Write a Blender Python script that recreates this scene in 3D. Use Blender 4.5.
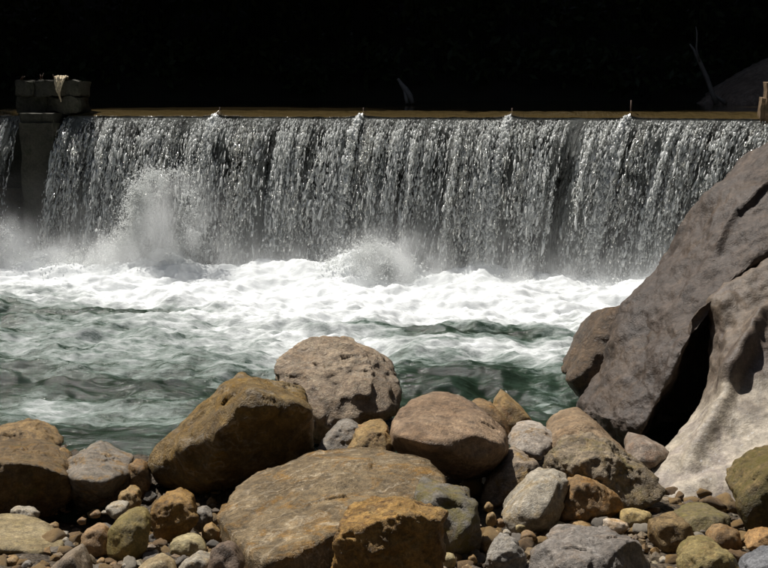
import bpy, bmesh, math, random
import numpy as np
from mathutils import Vector

random.seed(7)
RNG = np.random.default_rng(11)
for o in list(bpy.data.objects):
    bpy.data.objects.remove(o)
SC = bpy.context.scene
COL = SC.collection

# ------------------------------------------------------------------ camera
W0, H0, F0 = 768.0, 568.0, 1055.0          # photo size and focal length in photo pixels
CAMZ, PITCH = 2.8, math.atan(194.0 / F0)
cd = bpy.data.cameras.new('camera')
cd.sensor_width = 36.0
cd.lens = 36.0 * F0 / W0
cd.clip_start, cd.clip_end = 0.05, 600.0
cam = bpy.data.objects.new('camera', cd)
cam.location = (0, 0, CAMZ)
cam.rotation_euler = (math.pi / 2 - PITCH, 0, 0)
COL.objects.link(cam)
SC.camera = cam

# ------------------------------------------------------------------ sky, sun, exposure
SUN = Vector((-0.36, 0.31, 0.88)).normalized()
wd = bpy.data.worlds.new('World')
SC.world = wd
wd.use_nodes = True
nt = wd.node_tree
bg = nt.nodes['Background']
sky = nt.nodes.new('ShaderNodeTexSky')
sky.sky_type = 'NISHITA'
sky.sun_disc = False
sky.dust_density = 1.5
sky.sun_elevation = math.asin(SUN.z)
sky.sun_rotation = math.atan2(SUN.x, SUN.y)
nt.links.new(sky.outputs[0], bg.inputs[0])
bg.inputs[1].default_value = 0.06
sl = bpy.data.lights.new('sun', 'SUN')
sl.energy = 5.0
sl.angle = math.radians(0.53)
sl.color = (1.0, 0.965, 0.91)
so = bpy.data.objects.new('sun', sl)
so.rotation_euler = SUN.to_track_quat('Z', 'Y').to_euler()
so.location = (-20, 20, 40)
COL.objects.link(so)
vs = SC.view_settings
vs.view_transform = 'Standard'
vs.look = 'None'
vs.exposure = 0.16
vs.gamma = 1.0
SC.cycles.max_bounces = 6
SC.cycles.diffuse_bounces = 4
SC.cycles.transparent_max_bounces = 12
SC.cycles.glossy_bounces = 3
SC.cycles.volume_bounces = 2
SC.cycles.volume_step_rate = 2.0
SC.cycles.volume_max_steps = 128

# ------------------------------------------------------------------ numpy helpers
CP, SP = math.cos(PITCH), math.sin(PITCH)

def ray(u, v):
    a, b = (u - W0 / 2) / F0, (H0 / 2 - v) / F0
    return np.array([a, CP + b * SP, -SP + b * CP])

def at_y(u, v, y):
    d = ray(u, v)
    return np.array([0, 0, CAMZ]) + d * (y / d[1])

def at_z(u, v, z):
    d = ray(u, v)
    return np.array([0, 0, CAMZ]) + d * ((z - CAMZ) / d[2])

def project(p):
    """world points (n,3) -> photo pixels"""
    q = p - np.array([0, 0, CAMZ])
    f = q[:, 1] * CP - q[:, 2] * SP
    h = q[:, 1] * SP + q[:, 2] * CP
    return W0 / 2 + F0 * q[:, 0] / f, H0 / 2 - F0 * h / f

def _hash(ix, iy, iz, seed):
    h = (ix.astype(np.uint32) * np.uint32(374761393) + iy.astype(np.uint32) * np.uint32(668265263)
         + iz.astype(np.uint32) * np.uint32(2147483647 - 58) + np.uint32((seed * 974711 + 12345) & 0xffffffff))
    h = (h ^ (h >> np.uint32(13))) * np.uint32(1274126177)
    h = (h ^ (h >> np.uint32(16))) * np.uint32(2246822519)
    return h ^ (h >> np.uint32(15))

_G = np.array([[1,1,0],[-1,1,0],[1,-1,0],[-1,-1,0],[1,0,1],[-1,0,1],[1,0,-1],[-1,0,-1],
               [0,1,1],[0,-1,1],[0,1,-1],[0,-1,-1],[1,1,0],[-1,1,0],[0,-1,1],[0,-1,-1]], float)

def perlin(p, seed=0):
    p = np.asarray(p, float)
    i = np.floor(p).astype(np.int64)
    f = p - i
    w = f * f * f * (f * (f * 6 - 15) + 10)
    out = 0
    for dx in (0, 1):
        for dy in (0, 1):
            for dz in (0, 1):
                g = _G[_hash(i[:, 0] + dx, i[:, 1] + dy, i[:, 2] + dz, seed) & np.uint32(15)]
                d = (g[:, 0] * (f[:, 0] - dx) + g[:, 1] * (f[:, 1] - dy) + g[:, 2] * (f[:, 2] - dz))
                ww = ((w[:, 0] if dx else 1 - w[:, 0]) * (w[:, 1] if dy else 1 - w[:, 1])
                      * (w[:, 2] if dz else 1 - w[:, 2]))
                out = out + d * ww
    return out

def fbm(p, seed=0, octv=4, gain=0.5, ridged=False):
    a, s = 1.0, 0.0
    q = np.array(p, float)
    for k in range(octv):
        n = perlin(q, seed + k * 17)
        s = s + a * ((0.5 - np.abs(n) * 1.6) if ridged else n)
        q = q * 2.03 + 13.7
        a *= gain
    return s

def smooth(a, b, x):
    t = np.clip((x - a) / (b - a), 0, 1)
    return t * t * (3 - 2 * t)

def mesh_np(name, V, Fq, smooth_=True, attrs=None, uv=None):
    """numpy vertices + faces (m,3) or (m,4) -> mesh"""
    V = np.asarray(V, np.float32)
    Fq = np.asarray(Fq, np.int32)
    m = bpy.data.meshes.new(name)
    n = Fq.shape[1]
    m.vertices.add(len(V))
    m.vertices.foreach_set('co', V.ravel())
    m.loops.add(Fq.size)
    m.loops.foreach_set('vertex_index', Fq.ravel())
    m.polygons.add(len(Fq))
    m.polygons.foreach_set('loop_start', np.arange(0, Fq.size, n, dtype=np.int32))
    m.polygons.foreach_set('loop_total', np.full(len(Fq), n, np.int32))
    m.polygons.foreach_set('use_smooth', np.full(len(Fq), smooth_, bool))
    for k, a in (attrs or {}).items():
        a = np.asarray(a, np.float32)
        if a.ndim == 1:
            at = m.attributes.new(k, 'FLOAT', 'POINT')
            at.data.foreach_set('value', a)
        else:
            at = m.attributes.new(k, 'FLOAT_COLOR', 'POINT')
            at.data.foreach_set('color', np.hstack([a, np.ones((len(a), 1), np.float32)]).ravel())
    if uv is not None:
        l = m.uv_layers.new(name='flow')
        l.data.foreach_set('uv', np.asarray(uv, np.float32)[Fq.ravel()].ravel())
    m.update(calc_edges=True)
    m.validate()
    return m

def grid_faces(nu, nv, closed_u=False):
    """index = u*nv+v"""
    uu = np.arange(nu if closed_u else nu - 1)
    vv = np.arange(nv - 1)
    U, Vv = np.meshgrid(uu, vv, indexing='ij')
    U2 = (U + 1) % nu
    return np.stack([U * nv + Vv, U2 * nv + Vv, U2 * nv + Vv + 1, U * nv + Vv + 1], -1).reshape(-1, 4)

def link(name, mesh, mat=None, parent=None, loc=(0, 0, 0)):
    o = bpy.data.objects.new(name, mesh)
    if mat and mesh is not None and not mesh.materials:
        mesh.materials.append(mat)
    o.location = loc
    o.parent = parent
    COL.objects.link(o)
    return o

def tag(o, label=None, cat=None, group=None, kind=None):
    if label: o['label'] = label
    if cat: o['category'] = cat
    if group: o['group'] = group
    if kind: o['kind'] = kind
    return o

_ICO = {}
def ico(sub):
    if sub not in _ICO:
        b = bmesh.new()
        bmesh.ops.create_icosphere(b, subdivisions=sub, radius=1)
        V = np.array([v.co[:] for v in b.verts])
        Fc = np.array([[v.index for v in f.verts] for f in b.faces])
        b.free()
        _ICO[sub] = (V / np.linalg.norm(V, axis=1)[:, None], Fc)
    return _ICO[sub]

def tube(pts, radii, n=8):
    pts = [Vector(p) for p in pts]
    V, Fc = [], []
    for i, p in enumerate(pts):
        t = (pts[min(i + 1, len(pts) - 1)] - pts[max(i - 1, 0)]).normalized()
        a = t.cross(Vector((0.31, 0.9, 0.2))).normalized()
        b = t.cross(a)
        for k in range(n):
            th = 2 * math.pi * k / n
            V.append(p + (a * math.cos(th) + b * math.sin(th)) * radii[i])
    for i in range(len(pts) - 1):
        for k in range(n):
            Fc.append([i * n + k, i * n + (k + 1) % n, (i + 1) * n + (k + 1) % n, (i + 1) * n + k])
    c0, c1 = len(V), len(V) + 1
    V += [pts[0], pts[-1]]
    e = (len(pts) - 1) * n
    for k in range(n):
        Fc.append([c0, (k + 1) % n, k, k]); Fc.append([c1, e + k, e + (k + 1) % n, e + (k + 1) % n])
    V = np.array([v[:] for v in V])
    T = []
    for f in Fc:
        if f[2] == f[3]: T.append(f[:3])
        else: T += [[f[0], f[1], f[2]], [f[0], f[2], f[3]]]
    return V, np.array(T)

def join(parts):
    V, Fc, n = [], [], 0
    for v, f in parts:
        V.append(v); Fc.append(f + n); n += len(v)
    return np.vstack(V), np.vstack(Fc)

# ------------------------------------------------------------------ materials
def new_mat(name):
    m = bpy.data.materials.new(name)
    m.use_nodes = True
    t = m.node_tree
    return m, t, t.nodes['Principled BSDF']

def N(t, typ, **kw):
    n = t.nodes.new(typ)
    for k, v in kw.items():
        if k in ('operation', 'blend_type', 'data_type', 'noise_dimensions', 'attribute_name', 'wave_type',
                 'bands_direction', 'feature', 'invert', 'noise_type', 'interpolation_type', 'use_clamp', 'clamp'):
            setattr(n, k, v)
        else:
            n.inputs[k].default_value = v
    return n

def mixc(t, fac, a, b, blend='MIX'):
    n = t.nodes.new('ShaderNodeMix')
    n.data_type = 'RGBA'
    n.blend_type = blend
    n.clamp_factor = True
    for s, v in ((0, fac), (6, a), (7, b)):
        if hasattr(v, 'links') or isinstance(v, bpy.types.NodeSocket):
            t.links.new(v, n.inputs[s])
        elif s == 0:
            n.inputs[0].default_value = v
        else:
            n.inputs[s].default_value = (*v, 1) if len(v) == 3 else v
    return n.outputs[2]

def ramp(t, src, stops):
    n = t.nodes.new('ShaderNodeValToRGB')
    cr = n.color_ramp
    while len(cr.elements) < len(stops):
        cr.elements.new(0.5)
    for e, (p, c) in zip(cr.elements, stops):
        e.position = p
        e.color = (c, c, c, 1) if isinstance(c, (int, float)) else (*c, 1)
    t.links.new(src, n.inputs[0])
    return n.outputs[0]

def math_(t, op, a, b=None, c=None):
    n = t.nodes.new('ShaderNodeMath')
    n.operation = op
    for i, v in enumerate((a, b, c)):
        if v is None: continue
        if isinstance(v, bpy.types.NodeSocket): t.links.new(v, n.inputs[i])
        else: n.inputs[i].default_value = v
    return n.outputs[0]

_rm = {}
def rock_mat(c1, c2, c3=None, vein=0.0, vein_dir=(0.3, 0.5, 1.0), vein_col=(0.55, 0.5, 0.42), moss=0.0,
             moss_col=(0.10, 0.09, 0.015), size=0.5, rough=0.5, crack=0.35, stain=0.5, seed=0.0, mott=0.8, gain=1.3, relief=1.0, sat=1.12):
    """mottled river stone: two main colours, dark stains, speckle, optional quartz veins and moss"""
    m, t, b = new_mat('stone')
    def grade(c):
        l = 0.3 * c[0] + 0.6 * c[1] + 0.1 * c[2]
        return tuple(max(0.004, (l + (x - l) * sat) * gain) for x in c)
    c1, c2 = grade(c1), grade(c2)
    c3 = grade(c3) if c3 else None
    tc = N(t, 'ShaderNodeTexCoord')
    mp = N(t, 'ShaderNodeMapping')
    mp.inputs['Location'].default_value = (seed * 3.1, seed * 1.7, seed * 2.3)
    t.links.new(tc.outputs['Object'], mp.inputs[0])
    P = mp.outputs[0]
    def noise(scale, det=6, rough_=0.6, dist=0.0):
        n = N(t, 'ShaderNodeTexNoise', Scale=scale, Detail=det, Roughness=rough_, Distortion=dist)
        t.links.new(P, n.inputs['Vector'])
        return n.outputs[0]
    s = 1.0 / size
    big = noise(1.3 * s, 4, 0.62, 0.6)
    col = mixc(t, ramp(t, big, [(0.36, 0.0), (0.64, 1.0)]), c1, c2)
    if c3:
        col = mixc(t, ramp(t, noise(2.1 * s, 6, 0.66, 1.0), [(0.50, 0.0), (0.62, 1.0)]), col, c3)
    # banding of the stone
    if vein:
        vm = N(t, 'ShaderNodeVectorMath', operation='DOT_PRODUCT')
        t.links.new(P, vm.inputs[0])
        vm.inputs[1].default_value = Vector(vein_dir).normalized()[:]
        wv = N(t, 'ShaderNodeCombineXYZ')
        t.links.new(math_(t, 'MULTIPLY_ADD', vm.outputs['Value'], 14.0 * s, math_(t, 'MULTIPLY', noise(2.4 * s, 4), 9.0)), wv.inputs[0])
        t.links.new(math_(t, 'MULTIPLY', noise(3.0 * s, 3), 3.0), wv.inputs[1])
        vn = N(t, 'ShaderNodeTexNoise', Scale=0.9, Detail=4.0, Roughness=0.7)
        t.links.new(wv.outputs[0], vn.inputs['Vector'])
        vf = math_(t, 'MULTIPLY', ramp(t, vn.outputs[0], [(0.53, 0.0), (0.64, 1.0)]), vein)
        col = mixc(t, vf, col, vein_col)
    mot = noise(5.0 * s, 5, 0.74, 0.5)
    col = mixc(t, mott, col, ramp(t, mot, [(0.32, 0.42), (0.5, 0.95), (0.66, 1.45)]), 'MULTIPLY')
    lic = noise(8.5 * s, 4, 0.7, 0.9)
    col = mixc(t, math_(t, 'MULTIPLY', ramp(t, lic, [(0.57, 0.0), (0.66, 1.0)]), 0.45 * mott), col, tuple(min(0.55, x * 1.55) for x in c2))
    fine = noise(16 * s, 5, 0.78)
    col = mixc(t, 0.75, col, ramp(t, fine, [(0.28, 0.32), (0.5, 0.85), (0.72, 1.5)]), 'MULTIPLY')
    st = noise(3.4 * s, 5, 0.74, 0.8)
    col = mixc(t, math_(t, 'MULTIPLY', ramp(t, st, [(0.30, 1.0), (0.46, 0.0)]), stain), col, tuple(x * 0.25 for x in c1))
    sp = noise(34 * s, 3, 0.6)
    col = mixc(t, math_(t, 'MULTIPLY', ramp(t, sp, [(0.63, 0.0), (0.72, 1.0)]), 0.45), col, tuple(min(0.6, x * 2.0) for x in c2))
    if moss:
        geo = N(t, 'ShaderNodeNewGeometry')
        mf = ramp(t, noise(2.6 * s, 7, 0.7, 0.5), [(0.62 - 0.35 * moss, 0.0), (0.78 - 0.35 * moss, 1.0)])
        col = mixc(t, math_(t, 'MULTIPLY', mf, 0.85), col, moss_col)
    # damp band just above the pool
    gp = N(t, 'ShaderNodeNewGeometry'); sz = N(t, 'ShaderNodeSeparateXYZ'); t.links.new(gp.outputs['Position'], sz.inputs[0])
    wet = ramp(t, math_(t, 'ADD', math_(t, 'MULTIPLY', sz.outputs[2], 1.0), math_(t, 'MULTIPLY', math_(t, 'SUBTRACT', mot, 0.5), 0.35)), [(0.10, 1.0), (0.22, 0.0)])
    col = mixc(t, math_(t, 'MULTIPLY', wet, 0.6), col, mixc(t, 1.0, col, (0.30, 0.27, 0.22), 'MULTIPLY'))
    t.links.new(col, b.inputs['Base Color'])
    rr = ramp(t, big, [(0.3, rough - 0.14), (0.7, rough + 0.12)])
    t.links.new(math_(t, 'MULTIPLY', rr, math_(t, 'SUBTRACT', 1.0, math_(t, 'MULTIPLY', wet, 0.55))), b.inputs['Roughness'])
    b.inputs['Specular IOR Level'].default_value = 0.42
    # relief
    vo = N(t, 'ShaderNodeTexVoronoi', Scale=5.0 * s, feature='DISTANCE_TO_EDGE')
    wp = N(t, 'ShaderNodeVectorMath', operation='ADD')
    nz = N(t, 'ShaderNodeTexNoise', Scale=3.0 * s, Detail=5.0)
    t.links.new(P, nz.inputs['Vector'])
    sc = N(t, 'ShaderNodeVectorMath', operation='SCALE')
    t.links.new(nz.outputs['Color'], sc.inputs[0]); sc.inputs['Scale'].default_value = 0.5 * size
    t.links.new(P, wp.inputs[0]); t.links.new(sc.outputs[0], wp.inputs[1])
    t.links.new(wp.outputs[0], vo.inputs['Vector'])
    cr = ramp(t, vo.outputs['Distance'], [(0.0, 0.0), (0.06, 1.0)])
    h = math_(t, 'ADD', math_(t, 'MULTIPLY', fine, 1.0), math_(t, 'MULTIPLY', cr, crack * 0.25))
    h = math_(t, 'ADD', h, math_(t, 'MULTIPLY', st, 0.9))
    h = math_(t, 'ADD', h, math_(t, 'MULTIPLY', mot, 0.35))
    bp = N(t, 'ShaderNodeBump', Strength=0.9, Distance=0.045 * size * relief)
    t.links.new(h, bp.inputs['Height'])
    t.links.new(bp.outputs[0], b.inputs['Normal'])
    return m

# ------------------------------------------------------------------ the lie of the land
def bank_z(x, y):
    """shingle bank on the photographer's side"""
    z = np.where(y < 8.5, -0.1 + (8.5 - y) * 0.135, -0.1 - (y - 8.5) * 0.45)
    for cx, cy, r, d in ((-1.85, 6.3, 0.42, 0.26), (-2.4, 6.4, 0.4, 0.2), (-0.95, 6.1, 0.35, 0.16), (0.75, 6.0, 0.3, 0.12)):
        z = z - d * np.exp(-((x - cx) ** 2 + (y - cy) ** 2) / r ** 2)
    return z

def base_y(v):
    """depth at which the bank is hit by the photo row v"""
    d = ray(384, v)
    k = np.linspace(3, 14, 4000)
    z = CAMZ + d[2] / d[1] * k
    i = np.argmax(z < bank_z(0 * k, k))
    return float(k[i])

CREST_Z = 2.40
DA, DB = at_y(100, 100, 17.2), at_y(600, 100, 15.9)       # two points of the dam line in plan
DDIR = (DB - DA)[:2] / np.linalg.norm((DB - DA)[:2])
OUT = np.array([DDIR[1], -DDIR[0]])                        # downstream
if OUT[1] > 0: OUT = -OUT

def dam_s(px):
    """distance along the dam, from DA, where the photo column px meets it"""
    a = (px - W0 / 2) / F0 / CP * 0.9995
    # (DA + s*DDIR): x = a' * y
    r = ray(px, 115)
    k = r[0] / r[1]
    return (DA[0] - k * DA[1]) / (k * DDIR[1] - DDIR[0])

def dam_so(px, out):
    r = ray(px, 115); k = r[0] / r[1]
    x, y = DA[0] + OUT[0] * out, DA[1] + OUT[1] * out
    return (x - k * y) / (k * DDIR[1] - DDIR[0])

def dam_pt(s, out=0.0, z=0.0, side=0.0):
    return np.array([DA[0] + DDIR[0] * s + OUT[0] * out, DA[1] + DDIR[1] * s + OUT[1] * out, z])

S0, S1 = dam_s(-130), dam_s(790)

def ground_material():
    m, t, b = new_mat('earth')
    tc = N(t, 'ShaderNodeTexCoord')
    n1 = N(t, 'ShaderNodeTexNoise', Scale=1.2, Detail=8.0, Roughness=0.7)
    n2 = N(t, 'ShaderNodeTexNoise', Scale=28.0, Detail=6.0, Roughness=0.7)
    for n in (n1, n2): t.links.new(tc.outputs['Object'], n.inputs['Vector'])
    c = mixc(t, ramp(t, n1.outputs[0], [(0.35, 0.0), (0.65, 1.0)]), (0.035, 0.028, 0.018), (0.06, 0.05, 0.025))
    c = mixc(t, 0.8, c, ramp(t, n2.outputs[0], [(0.3, 0.4), (0.7, 1.3)]), 'MULTIPLY')
    t.links.new(c, b.inputs['Base Color'])
    b.inputs['Roughness'].default_value = 0.9
    bp = N(t, 'ShaderNodeBump', Strength=0.7, Distance=0.04)
    t.links.new(n2.outputs[0], bp.inputs['Height'])
    t.links.new(bp.outputs[0], b.inputs['Normal'])
    return m
EARTH = ground_material()

def terrain_z(x, y):
    dline = DA[1] + (x - DA[0]) * DDIR[1] / DDIR[0]
    up = y > dline - 0.2
    z = np.where(up, 1.2, -0.9)
    side = np.where(up, np.abs(x - 1) - 13.5, np.maximum(-x - 9.0, x - 6.6))
    z = np.where(side > 0, np.maximum(z, np.where(up, 2.2, 0.0) + side * 0.55 - 0.3), z)
    far = y - 33.0 + 0.25 * np.sin(x * 0.7)
    z = np.where(far > 0, np.maximum(z, 2.25 + 0.9 * np.minimum(far, 45) ** 0.92), z)
    near = 9.5 - y
    z = np.where(near > 0, np.maximum(z, bank_z(x, y) - 0.25), z)
    return z

def build_land():
    xs = np.concatenate([np.linspace(-160, -30, 40), np.linspace(-29, 29, 150), np.linspace(30, 160, 40)])
    ys = np.concatenate([np.linspace(-60, 2, 30), np.linspace(2.5, 42, 150), np.linspace(43, 200, 50)])
    X, Y = np.meshgrid(xs, ys, indexing='ij')
    x, y = X.ravel(), Y.ravel()
    z = terrain_z(x, y)
    p = np.stack([x, y, 0 * x], 1)
    z = z + fbm(p * 0.35, 3, 4) * 0.35 * smooth(-0.2, 1.0, np.maximum(np.abs(x) - 7, np.maximum(y - 34, 1 - y)))
    V = np.stack([x, y, z], 1)
    tag(link('terrain', mesh_np('terrain', V, grid_faces(len(xs), len(ys))), EARTH), kind='structure')
    # shingle bank near the camera
    m, t, b = new_mat('shingle')
    tc = N(t, 'ShaderNodeTexCoord')
    vo = N(t, 'ShaderNodeTexVoronoi', Scale=38.0)
    n1 = N(t, 'ShaderNodeTexNoise', Scale=3.0, Detail=6.0)
    for n in (vo, n1): t.links.new(tc.outputs['Object'], n.inputs['Vector'])
    c = mixc(t, n1.outputs[0], (0.04, 0.027, 0.014), (0.08, 0.056, 0.03))
    hv = N(t, 'ShaderNodeSeparateColor'); t.links.new(vo.outputs['Color'], hv.inputs[0])
    c = mixc(t, 0.8, c, ramp(t, hv.outputs[0], [(0.0, 0.35), (1.0, 1.5)]), 'MULTIPLY')
    t.links.new(c, b.inputs['Base Color'])
    b.inputs['Roughness'].default_value = 0.8
    bp = N(t, 'ShaderNodeBump', Strength=1.0, Distance=0.02); bp.invert = True
    t.links.new(vo.outputs['Distance'], bp.inputs['Height'])
    t.links.new(bp.outputs[0], b.inputs['Normal'])
    xs, ys = np.linspace(-6, 6, 260), np.linspace(2.2, 9.6, 170)
    X, Y = np.meshgrid(xs, ys, indexing='ij')
    x, y = X.ravel(), Y.ravel()
    p = np.stack([x, y, 0 * x], 1)
    z = bank_z(x, y) + fbm(p * 2.0, 5, 4) * 0.06
    tag(link('shingle_bank', mesh_np('shingle_bank', np.stack([x, y, z], 1), grid_faces(260, 170)), m), kind='structure')
build_land()

# ------------------------------------------------------------------ water
def water_mats():
    # pool: turbid green water carrying foam (attribute "foam": how much air is in it)
    m, t, b = new_mat('pool_water')
    tc = N(t, 'ShaderNodeTexCoord')
    at = N(t, 'ShaderNodeAttribute', attribute_name='foam')
    mp = N(t, 'ShaderNodeMapping'); mp.inputs['Scale'].default_value = (0.75, 2.2, 1.0)
    t.links.new(tc.outputs['Object'], mp.inputs[0])
    def noise(scale, det, r=0.65, dist=0.0):
        n = N(t, 'ShaderNodeTexNoise', Scale=scale, Detail=det, Roughness=r, Distortion=dist)
        t.links.new(mp.outputs[0], n.inputs['Vector']); return n.outputs[0]
    n1 = noise(3.0, 9, 0.70, 0.3)
    n2 = noise(14.0, 6, 0.75, 0.4)
    v = math_(t, 'ADD', at.outputs['Fac'], math_(t, 'MULTIPLY', math_(t, 'SUBTRACT', n1, 0.5), 1.2))
    v = math_(t, 'ADD', v, math_(t, 'MULTIPLY', math_(t, 'SUBTRACT', n2, 0.5), 0.55))
    col = ramp(t, v, [(0.12, (0.012, 0.021, 0.012)), (0.36, (0.030, 0.052, 0.035)), (0.50, (0.15, 0.19, 0.168)), (0.68, (0.42, 0.445, 0.435)), (0.95, (0.80, 0.82, 0.82))])
    t.links.new(col, b.inputs['Base Color'])
    t.links.new(ramp(t, v, [(0.3, 0.10), (0.65, 0.65)]), b.inputs['Roughness'])
    b.inputs['IOR'].default_value = 1.33
    bp = N(t, 'ShaderNodeBump', Strength=0.45, Distance=0.04)
    t.links.new(math_(t, 'ADD', n1, math_(t, 'MULTIPLY', n2, 0.5)), bp.inputs['Height'])
    t.links.new(bp.outputs[0], b.inputs['Normal'])
    pool = m
    # still brown water above the dam
    m, t, b = new_mat('upstream_water')
    b.inputs['Base Color'].default_value = (0.045, 0.032, 0.014, 1)
    b.inputs['Roughness'].default_value = 0.07
    b.inputs['IOR'].default_value = 1.33
    tc = N(t, 'ShaderNodeTexCoord')
    n = N(t, 'ShaderNodeTexNoise', Scale=2.5, Detail=4.0); t.links.new(tc.outputs['Object'], n.inputs['Vector'])
    bp = N(t, 'ShaderNodeBump', Strength=0.12, Distance=0.03)
    t.links.new(n.outputs[0], bp.inputs['Height']); t.links.new(bp.outputs[0], b.inputs['Normal'])
    upm = m
    # falling drops: clear water or whitened by air (attribute "white")
    def drop(name, alpha=0.0):
        m, t, b = new_mat(name)
        t.nodes.remove(b)
        out = t.nodes['Material Output']
        at = N(t, 'ShaderNodeAttribute', attribute_name='white')
        tr = N(t, 'ShaderNodeBsdfTransparent'); tr.inputs[0].default_value = (0.96, 0.97, 0.95, 1)
        gl = N(t, 'ShaderNodeBsdfGlossy', Roughness=0.16); gl.inputs[0].default_value = (1, 0.98, 0.94, 1)
        m1 = N(t, 'ShaderNodeMixShader', Fac=0.52)
        t.links.new(tr.outputs[0], m1.inputs[1]); t.links.new(gl.outputs[0], m1.inputs[2])
        df = N(t, 'ShaderNodeBsdfDiffuse'); df.inputs[0].default_value = (0.93, 0.94, 0.93, 1)
        tl = N(t, 'ShaderNodeBsdfTranslucent'); tl.inputs[0].default_value = (0.93, 0.94, 0.93, 1)
        m2 = N(t, 'ShaderNodeMixShader', Fac=0.5)
        t.links.new(df.outputs[0], m2.inputs[1]); t.links.new(tl.outputs[0], m2.inputs[2])
        m3 = N(t, 'ShaderNodeMixShader')
        t.links.new(at.outputs['Fac'], m3.inputs[0])
        t.links.new(m1.outputs[0], m3.inputs[1]); t.links.new(m2.outputs[0], m3.inputs[2])
        t.links.new(m3.outputs[0], out.inputs[0])
        return m
    dropm = drop('falling_water')
    # thin tattered curtain behind the drops
    m, t, b = new_mat('water_curtain')
    out = t.nodes['Material Output']
    uv = N(t, 'ShaderNodeUVMap')
    def uvn(sx, sy, det, r=0.6, dist=0.0):
        mp = N(t, 'ShaderNodeMapping'); mp.inputs['Scale'].default_value = (sx, sy, 1)
        t.links.new(uv.outputs[0], mp.inputs[0])
        n = N(t, 'ShaderNodeTexNoise', Scale=1.0, Detail=det, Roughness=r, Distortion=dist)
        t.links.new(mp.outputs[0], n.inputs['Vector']); return n.outputs[0]
    thin = N(t, 'ShaderNodeAttribute', attribute_name='thick')
    st = uvn(20, 1.6, 6, 0.72, 0.6)
    br = uvn(3.0, 0.8, 3)
    sp = uvn(40, 14.0, 4, 0.7, 0.8)
    a = math_(t, 'ADD', st, math_(t, 'MULTIPLY', math_(t, 'SUBTRACT', br, 0.5), 0.95))
    a = math_(t, 'ADD', a, math_(t, 'MULTIPLY', math_(t, 'SUBTRACT', sp, 0.5), 0.5))
    a = math_(t, 'ADD', a, thin.outputs['Fac'])
    alpha = ramp(t, a, [(0.42, 0.0), (0.60, 0.92)])
    b.inputs['Roughness'].default_value = 0.22
    t.links.new(ramp(t, a, [(0.50, (0.075, 0.076, 0.066)), (0.66, (0.26, 0.265, 0.25)), (0.90, (0.68, 0.69, 0.67))]), b.inputs['Base Color'])
    bp = N(t, 'ShaderNodeBump', Strength=1.0, Distance=0.05)
    t.links.new(math_(t, 'ADD', st, math_(t, 'MULTIPLY', sp, 0.7)), bp.inputs['Height'])
    t.links.new(bp.outputs[0], b.inputs['Normal'])
    tl = N(t, 'ShaderNodeBsdfTranslucent'); tl.inputs[0].default_value = (0.90, 0.92, 0.90, 1)
    t.links.new(bp.outputs[0], tl.inputs['Normal'])
    mx = N(t, 'ShaderNodeMixShader'); t.links.new(ramp(t, a, [(0.45, 0.25), (0.75, 0.85)]), mx.inputs[0])
    t.links.new(b.outputs[0], mx.inputs[1]); t.links.new(tl.outputs[0], mx.inputs[2])
    tr = N(t, 'ShaderNodeBsdfTransparent')
    ma = N(t, 'ShaderNodeMixShader'); t.links.new(alpha, ma.inputs[0])
    t.links.new(tr.outputs[0], ma.inputs[1]); t.links.new(mx.outputs[0], ma.inputs[2])
    t.links.new(ma.outputs[0], out.inputs[0])
    curtain = m
    # crest lip: clear brownish sheet
    m, t, b = new_mat('crest_water')
    uv = N(t, 'ShaderNodeUVMap')
    mp = N(t, 'ShaderNodeMapping'); mp.inputs['Scale'].default_value = (18, 3, 1)
    t.links.new(uv.outputs[0], mp.inputs[0])
    n = N(t, 'ShaderNodeTexNoise', Scale=1.0, Detail=5.0); t.links.new(mp.outputs[0], n.inputs['Vector'])
    b.inputs['Base Color'].default_value = (0.060, 0.042, 0.017, 1)
    b.inputs['Roughness'].default_value = 0.12
    b.inputs['IOR'].default_value = 1.33
    bp = N(t, 'ShaderNodeBump', Strength=0.5, Distance=0.04)
    t.links.new(n.outputs[0], bp.inputs['Height']); t.links.new(bp.outputs[0], b.inputs['Normal'])
    return pool, upm, dropm, curtain, m
POOL_M, UP_M, DROP_M, CURT_M, LIP_M = water_mats()

def foam_amount(u, v):
    """how aerated the pool is, read off the photograph as broad patches"""
    f = np.full_like(u, 0.30)
    def patch(cx, cy, rx, ry, val, k=1.0):
        nonlocal f
        w = np.exp(-((u - cx) / rx) ** 2 - ((v - cy) / ry) ** 2) * k
        f = f * (1 - w) + val * w
    f = np.where(v < 345, 0.62, f)
    f = f + (0.32 - 0.62) * 0 
    f = 0.20 + 0.84 * (1 - smooth(308, 362, v + (u < 200) * (200 - u) * 0.16))
    patch(180, 350, 200, 24, 0.60)
    patch(330, 345, 90, 18, 0.80)
    patch(60, 338, 120, 18, 0.54)
    patch(500, 353, 130, 11, 0.78)
    patch(585, 345, 55, 30, 0.84)
    patch(460, 332, 85, 8, 0.10)
    patch(110, 311, 95, 4.5, 0.18)
    patch(40, 296, 60, 10, 0.62, 0.8)
    patch(110, 386, 160, 13, 0.06)
    patch(300, 375, 130, 10, 0.52, 0.8)
    patch(90, 412, 120, 12, 0.50)
    patch(30, 408, 60, 7, 0.62)
    patch(200, 372, 50, 7, 0.42, 0.6)
    patch(470, 385, 80, 16, 0.16)
    patch(545, 400, 40, 16, 0.40)
    patch(120, 440, 120, 12, 0.16)
    return f

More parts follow.
